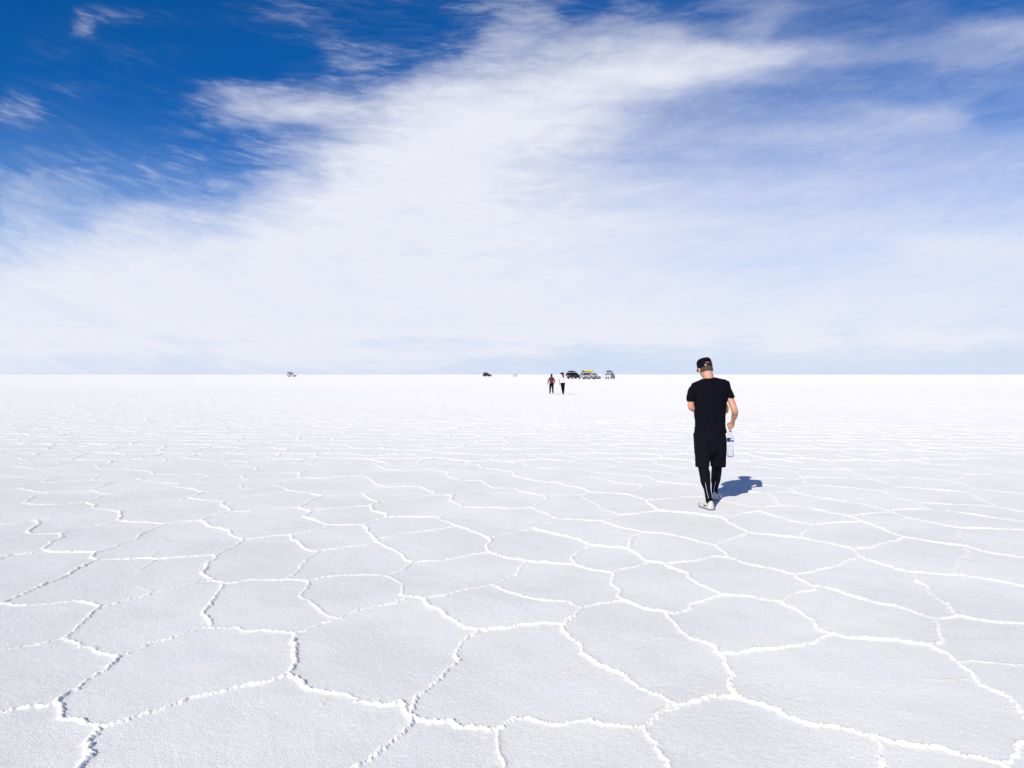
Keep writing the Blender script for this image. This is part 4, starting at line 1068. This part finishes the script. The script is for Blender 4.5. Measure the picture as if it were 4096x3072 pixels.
ball(bm, hd+Vector((0, -.012*s, .002*s)), (.050*s, .058*s, .062*s)); tube(bm, [hd+Vector((.0, -.03*s, .0)), hd+Vector((.015*s, -.062*s, -.08*s)), hd+Vector((.026*s, -.075*s, -.15*s)), hd+Vector((.032*s, -.075*s, -.205*s))], [.044*s, .040*s, .032*s, .010*s])
link('hair', fuse(bm, .011, 3), DKHAIR, bB)
bm = bmesh.new(); ball(bm, hd+Vector((0, -.004*s, .030*s)), (.054*s, .064*s, .050*s)); tube(bm, [hd+Vector((-.02*s, .02*s, .022*s)), hd+Vector((-.085*s, .055*s, .012*s))], [.030*s, .030*s], flat=.25)
link('cap', fuse(bm, .010, 2), CAPM, bB)
for k, (px, tm, bmm, lb) in enumerate(((2055.5, mat('grey_top', (.30, .30, .31), .9), BLACKT, 'tiny far person in a grey top standing near the horizon'), (2064, BLACKT, BLACKT, 'tiny far person all in dark clothes standing near the horizon'))):
    bb = at(px, 1505, 385); bb.z = -.01
    pC = dict(walk, shL=(-.092, 0, .785), elL=(-.13, 0, .66), wrL=(-.12, .03, .53), shR=(.092, 0, .785), elR=(.13, 0, .66), wrR=(.12, .03, .53), knL=(-.05, .01, .275), knR=(.05, .01, .275), anL=(-.055, 0, .042), anR=(.055, 0, .042), long=(1,))
    bC, JC = figure('person', lb, bb, 1.72, (tm, bmm, SKIN2, DKHAIR, BLACKT), pC, .02, face=R(-20 if k else 25), group='two people near the horizon')
    bm = bmesh.new(); ball(bm, JC['head']+Vector((0, -.02, .02)), (.088, .10, .11)); link('hair', fuse(bm, .018, 2), DKHAIR, bC)

# ------------------------------------------------------------------ off-road cars
GLASS = mat('car_glass', (.006, .008, .013), .3, spec=.12); TYRE = mat('tyre_rubber', (.018, .018, .02), .85); RIM = mat('alloy_rim', (.55, .56, .60), .35, metal=.6)
CHROME = mat('chrome', (.6, .6, .62), .2, metal=1.0); TRIM = mat('black_trim', (.02, .02, .022), .6); REDL = mat('red_lamp', (.45, .02, .02), .25); CLEAR = mat('lamp_glass', (.7, .72, .75), .15); PLATE = mat('plate_white', (.7, .7, .68), .5)
PL = 4.95; BH = 1.14
def hw(z):
    z = max(z, 0)
    if z < .45: return .90
    if z < 1.14: return .94
    return .94-(z-1.14)/(1.88-1.14)*.16
def body_profile():
    P = [(-2.38, .50), (-2.46, .58), (-2.46, .98), (-2.36, 1.14), (-2.18, 1.72), (-2.10, 1.84), (-1.6, 1.88), (.15, 1.88), (.38, 1.82), (1.02, 1.20), (1.12, 1.16), (2.20, 1.07), (2.38, .98), (2.44, .82), (2.44, .52), (2.30, .42)]
    def arch(cx):
        return [(cx+.47*math.cos(R(a)), .38+.47*math.sin(R(a))) for a in range(-5, 186, 19)]
    return P+[(1.98, .40)]+arch(1.44)+[(.9, .36), (-.9, .36)]+arch(-1.40)+[(-1.95, .42)]
def side_panel(bm, poly, s, off=.006):
    bm.faces.new([bm.verts.new((x, s*(hw(z)+off), z)) for x, z in poly])
def suv(paint, loc, rz, label, spare=False, bar=True, door=False, bars=True, sc=1.0, rimm=None):
    root = empty('off_road_car', loc, rz, label=label, category='car', group='off-road cars parked on the salt flat'); root.scale = (sc, sc, sc)
    bm = bmesh.new(); pf = body_profile()
    # fan-free construction: caps triangulated from the outline, skin between them
    L_ = [bm.verts.new((x, hw(z), z)) for x, z in pf]; R_ = [bm.verts.new((x, -hw(z), z)) for x, z in pf]
    n = len(pf)
    for i in range(n): bm.faces.new((L_[i], L_[(i+1) % n], R_[(i+1) % n], R_[i]))
    fs = [bm.faces.new(L_), bm.faces.new(R_[::-1])]
    # crease at the waistline so that the cabin leans in
    for zc in (.45, 1.14, 1.5):
        geom = bm.verts[:]+bm.edges[:]+bm.faces[:]
        r_ = bmesh.ops.bisect_plane(bm, geom=geom, plane_co=(0, 0, zc), plane_no=(0, 0, 1))
    for v_ in bm.verts: v_.co.y = math.copysign(hw(v_.co.z), v_.co.y)
    for v_ in bm.verts:                                      # round the nose and tail in plan
        if abs(v_.co.x) > 2.1 and v_.co.z < 1.16: v_.co.y *= 1-.10*(abs(v_.co.x)-2.1)/.36
    bmesh.ops.triangulate(bm, faces=[f for f in bm.faces if len(f.verts) > 4])
    bd = obj('body', bm, paint, root)
    be = bd.modifiers.new('b', 'BEVEL'); be.width = .03; be.segments = 2; be.limit_method = 'ANGLE'; be.angle_limit = R(28)
    wz0, wz1 = 1.20, 1.72
    for s in (-1, 1):
        for poly in ([(-2.16, wz0), (-1.18, wz0), (-1.18, wz1), (-2.0, wz1)], [(-1.10, wz0), (-.22, wz0), (-.22, wz1), (-1.10, wz1)], [(-.14, wz0), (.90, wz0), (.34, wz1), (-.14, wz1)]):
            if door and s < 0 and poly[0][0] == -.14: continue
            bm = bmesh.new(); side_panel(bm, poly, s); obj('side_window', bm, GLASS, root)
        for x0 in (-1.14, -.18, .98):
            if door and s < 0 and x0 > -.5: continue
            bm = bmesh.new(); side_panel(bm, [(x0-.008, .50), (x0+.008, .50), (x0+.008, 1.12), (x0-.008, 1.12)], s, .004); obj('door_gap', bm, TRIM, root)
        for x0 in (-1.0, -.04):
            if door and s < 0 and x0 > -.5: continue
            bm = bmesh.new(); box(bm, (x0, s*.95-.015, 1.02), (x0+.18, s*.95+.015, 1.05), .005); obj('door_handle', bm, CHROME, root)
        bm = bmesh.new(); box(bm, (-.95, s*.98-.09, .36), (.98, s*.98+.05, .42), .015); obj('running_board', bm, TRIM, root)
        bm = bmesh.new(); box(bm, (.78, s*1.06-.10, 1.18), (.92, s*1.06+.10, 1.40), .03); mr = obj('wing_mirror', bm, paint, root)
        bm = bmesh.new(); box(bm, (-2.475, s*.80-.10, .84), (-2.33, s*.80+.08, 1.10), .02); obj('tail_light', bm, REDL, root)
        bm = bmesh.new(); box(bm, (2.26, s*.70-.16, .84), (2.45, s*.70+.12, 1.0), .03); obj('headlight', bm, CLEAR, root)
        for cx in (1.44, -1.40):
            bm = bmesh.new(); cyl(bm, (cx, s*.70, .39), (cx, s*.95, .39), .39, 28); bmesh.ops.bevel(bm, geom=[e for e in bm.edges if abs(e.verts[0].co.y-e.verts[1].co.y) < 1e-5], offset=.05, segments=2, affect='EDGES')
            wh = obj('wheel', bm, TYRE, root, True)
            bm = bmesh.new(); cyl(bm, (cx, s*.93, .39), (cx, s*.962, .39), .235, 24, .215)
            rm = obj('rim', bm, rimm or RIM, wh)
            bm = bmesh.new(); cyl(bm, (cx, s*.955, .39), (cx, s*.975, .39), .10, 14, .08); obj('hub', bm, TRIM, wh)
            bm = bmesh.new(); pts = []                         # flared arch
            for a in range(0, 181, 15):
                for q, rr in ((0, .46), (1, .53)): pts.append(bm.verts.new((cx+rr*math.cos(R(a)), s*(.965-.012*q), .38+rr*math.sin(R(a)))))
            for i in range(0, len(pts)-2, 2): bm.faces.new((pts[i], pts[i+1], pts[i+3], pts[i+2]))
            fa = obj('wheel_arch', bm, paint, root); so = fa.modifiers.new('t', 'SOLIDIFY'); so.thickness = .03
    bm = bmesh.new(); bm.faces.new([bm.verts.new(p) for p in ((.445, -.74, 1.765), (.445, .74, 1.765), (1.005, .86, 1.225), (1.005, -.86, 1.225))]); o = obj('windscreen', bm, GLASS, root); o.location = (.008, 0, .008)
    bm = bmesh.new(); bm.faces.new([bm.verts.new(p) for p in ((-2.19, -.72, 1.70), (-2.19, .72, 1.70), (-2.345, .82, 1.22), (-2.345, -.82, 1.22))]); o = obj('rear_window', bm, GLASS, root); o.location = (-.012, 0, .004)
    bm = bmesh.new(); box(bm, (-2.56, -.90, .46), (-2.40, .90, .70), .05); obj('rear_bumper', bm, TRIM if bar else paint, root)
    bm = bmesh.new(); box(bm, (-2.485, -.26, .86), (-2.455, .26, .98), .01); obj('number_plate', bm, PLATE, root)
    bm = bmesh.new(); box(bm, (2.40, -.55, .78), (2.46, .55, 1.0), .02); obj('grille', bm, TRIM, root)
    bm = bmesh.new(); box(bm, (2.38, -.94, .44), (2.60, .94, .68), .05)
    if bar:
        for y in (-.42, .42): tube(bm, [(2.56, y, .62), (2.60, y, .9), (2.56, y, 1.12)], [.035]*3, n=8)
        tube(bm, [(2.50, -.80, .86), (2.54, -.42, 1.08), (2.54, .42, 1.08), (2.50, .80, .86)], [.03]*4, n=8)
    obj('front_bumper', bm, TRIM, root, True)
    bm = bmesh.new()                                           # roof rack
    for y in (-.62, -.31, 0, .31, .62): cyl(bm, (-1.95, y, 1.99), (.15, y, 1.99), .018, 8)
    for k in range(6): cyl(bm, (-1.95+k*.42, -.64, 1.985), (-1.95+k*.42, .64, 1.985), .018, 8)
    for x in (-1.8, -.9, .0):
        for y in (-.62, .62): cyl(bm, (x, y, 1.84), (x, y, 1.99), .02, 8)
    for y in (-.66, .66): cyl(bm, (-2.0, y, 2.08), (.2, y, 2.08), .018, 8); cyl(bm, (-2.0, y, 1.98), (-2.0, y, 2.08), .018, 8); cyl(bm, (.2, y, 1.98), (.2, y, 2.08), .018, 8)
    obj('roof_rack', bm, TRIM, root)
    if spare:
        bm = bmesh.new(); cyl(bm, (-2.47, .1, .98), (-2.68, .1, .98), .38, 26); sp_ = obj('spare_wheel', bm, TYRE, root, True)
        bm = bmesh.new(); cyl(bm, (-2.67, .1, .98), (-2.70, .1, .98), .24, 22); obj('rim', bm, mat('pale_rim', (.62, .62, .66), .4), sp_)
    if door:
        bm = bmesh.new(); side_panel(bm, [(-.14, .46), (.92, .46), (.92, 1.18), (.34, 1.76), (-.14, 1.76)], -1, .006); obj('cabin_shade_panel', bm, mat('painted_cabin_shade', (.025, .022, .022), .9), root)  # flat dark panel over the body, painting the shaded cabin behind the open door
        bm = bmesh.new(); box(bm, (-.10, -1.0, .62), (.42, -.93, .80), .03); box(bm, (-.16, -1.0, .70), (-.02, -.93, 1.34), .03); obj('front_seat', bm, mat('tan_seat', (.16, .11, .09), .9), root)
        bm = bmesh.new(); box(bm, (.88, -1.90, .50), (.98, -.96, 1.16), .03); dr = obj('door', bm, paint, root)
        bm = bmesh.new()
        for a, c in (((.93, -1.86, 1.16), (.93, -1.62, 1.74)), ((.93, -1.62, 1.74), (.93, -1.0, 1.74))): cyl(bm, a, c, .03, 8)
        obj('door_frame', bm, paint, dr)
        bm = bmesh.new(); bm.faces.new([bm.verts.new(p) for p in ((.93, -1.83, 1.18), (.93, -1.60, 1.71), (.93, -1.0, 1.71), (.93, -1.0, 1.18))]); obj('door_window', bm, GLASS, dr)
    return root
def bundle(root, sc, name, label, cat, m, lo, hi, seed, n=5, strap=None):
    """lumpy tarpaulin-covered load lying on the roof rack; a thing of its own"""
    bm = bmesh.new(); rg = random.Random(seed); lo, hi = Vector(lo), Vector(hi)
    for k in range(n):
        t = (k+.5)/n; c = Vector((lo.x+(hi.x-lo.x)*t, (lo.y+hi.y)/2+rg.uniform(-.06, .06), lo.z+(hi.z-lo.z)*rg.uniform(.40, .56)))
        ball(bm, c, ((hi.x-lo.x)/n*rg.uniform(.95, 1.25), (hi.y-lo.y)/2*rg.uniform(.9, 1.0), (hi.z-lo.z)*rg.uniform(.46, .56)), None, 14)
    me = fuse(bm, .035, 3)
    co = np.empty(len(me.vertices)*3, np.float32); me.vertices.foreach_get('co', co); co = co.reshape(-1, 3); co[:, 2] = np.maximum(co[:, 2], lo.z); me.vertices.foreach_set('co', co.ravel())
    wrinkle(me, .03, 4, seed)
    M = Matrix.Translation(root.location) @ Matrix.Rotation(root.rotation_euler.z, 4, 'Z') @ Matrix.Scale(sc, 4)
    me.transform(M @ Matrix.Identity(4)); 
    cen = M @ Vector(((lo.x+hi.x)/2, (lo.y+hi.y)/2, lo.z)); me.transform(Matrix.Translation(-cen))
    o = link(name, me, m, None, label=label, category=cat, group='luggage on the car roofs'); o.location = cen
    if strap:
        bm = bmesh.new()
        for t in (.25, .5, .75):
            x = lo.x+(hi.x-lo.x)*t; pts = [M @ Vector((x, y, z)) for y, z in ((lo.y-.02, lo.z), (lo.y*.75, hi.z-.03), (0, hi.z+.01), (hi.y*.75, hi.z-.03), (hi.y+.02, lo.z))]
            tube(bm, [p-cen for p in pts], [.014]*5, n=6)
        obj('strap', bm, TRIM, o)
    return o
def car_at(px, d, alpha, **k):
    p = at(px, ROW, d); z = -(d*d)/(2*7.4e6); bearing = math.atan2(p.x, p.y)
    return Vector((p.x, p.y, z)), R(alpha)-bearing
DARKP = mat('dark_green_black_paint', (.010, .016, .022), .25, spec=.6, Coat_Weight=.6); SILV = mat('silver_paint', (.35, .35, .37), .45, metal=.1)
WHTP = mat('white_paint', (.74, .75, .78), .3, Coat_Weight=.5); GOLD = mat('pale_silver_paint', (.34, .34, .345), .5)
TBLUE = mat('blue_tarp', (.015, .07, .24), .55, var=.3, vscale=3); TYEL = mat('yellow_tarp', (.85, .58, .01), .55, var=.12, vscale=3); TRED = mat('red_tarp', (.50, .06, .03), .6); TTEAL = mat('bright_blue_tarp', (.01, .16, .36), .5, var=.3, vscale=3); TDARK = mat('dark_load', (.02, .022, .04), .7); TORG = mat('orange_tarp', (.75, .13, .03), .6)
SC = 1.12
l, a = car_at(2296, 234, 43); dk = suv(DARKP, l, a, 'dark green-black off-road car with blue and red load, left of the parked silver car', sc=SC)
bundle(dk, SC, 'luggage_bundle', 'dark blue covered bundle on the rear of the dark car\'s roof beside the silver car', 'luggage', TBLUE, (-1.95, -.6, 2.0), (-.75, .6, 2.42), 1, 3)
bundle(dk, SC, 'luggage_bundle', 'red covered bundle on the front of the dark car\'s roof beside the silver car', 'luggage', TRED, (-.95, -.6, 2.0), (.15, .6, 2.40), 2, 3)
l, a = car_at(2358, 226, 17); sv = suv(SILV, l, a, 'silver off-road car with yellow and blue roof load and its front door open', door=True, bar=False, sc=SC)
bundle(sv, SC, 'luggage_bundle', 'big lumpy bright yellow bundle strapped on the silver car\'s roof', 'luggage', TYEL, (-1.5, -.66, 1.99), (.75, .66, 2.52), 5, 7, True)
bundle(sv, SC, 'luggage_bundle', 'small blue bundle behind the big yellow one on the silver car\'s roof', 'luggage', TBLUE, (-2.1, -.6, 2.0), (-1.35, .6, 2.40), 6, 2)
l, a = car_at(2375, 232, 12); wt = suv(WHTP, l, a, 'white off-road car mostly hidden behind the silver car, only its nose showing', sc=SC)
l, a = car_at(2440, 228, 77); rt_ = suv(GOLD, l, a, 'pale silver off-road car seen from behind at the right of the parked group', bar=False, sc=SC)
bundle(rt_, SC, 'luggage_bundle', 'bright blue covered bundle on the roof of the rightmost car', 'luggage', TTEAL, (-1.9, -.66, 2.0), (-.2, .66, 2.42), 9, 4, True)
l, a = car_at(1166.5, 432, 24); fw = suv(WHTP, l, a, 'white off-road car standing alone far out near the horizon on the left', rimm=TRIM, bar=True, sc=SC)
bundle(fw, SC, 'luggage_bundle', 'flat dark load on the roof of the lone white car far left', 'luggage', TDARK, (-2.1, -.7, 2.0), (.25, .7, 2.42), 12, 5)
l, a = car_at(1948.5, 446, 35); fd = suv(mat('navy_black_paint', (.010, .014, .028), .3, Coat_Weight=.5), l, a, 'black off-road car with a spare wheel on its tail, alone near the horizon', spare=True, sc=SC)
bundle(fd, SC, 'luggage_bundle', 'orange covered bundle on the roof of the lone black car', 'luggage', TORG, (-1.2, -.5, 2.0), (-.2, .5, 2.46), 15, 3)
bundle(fd, SC, 'luggage_bundle', 'dark bundle behind the orange one on the lone black car\'s roof', 'luggage', TDARK, (-2.0, -.6, 2.0), (-1.2, .6, 2.40), 16, 2)
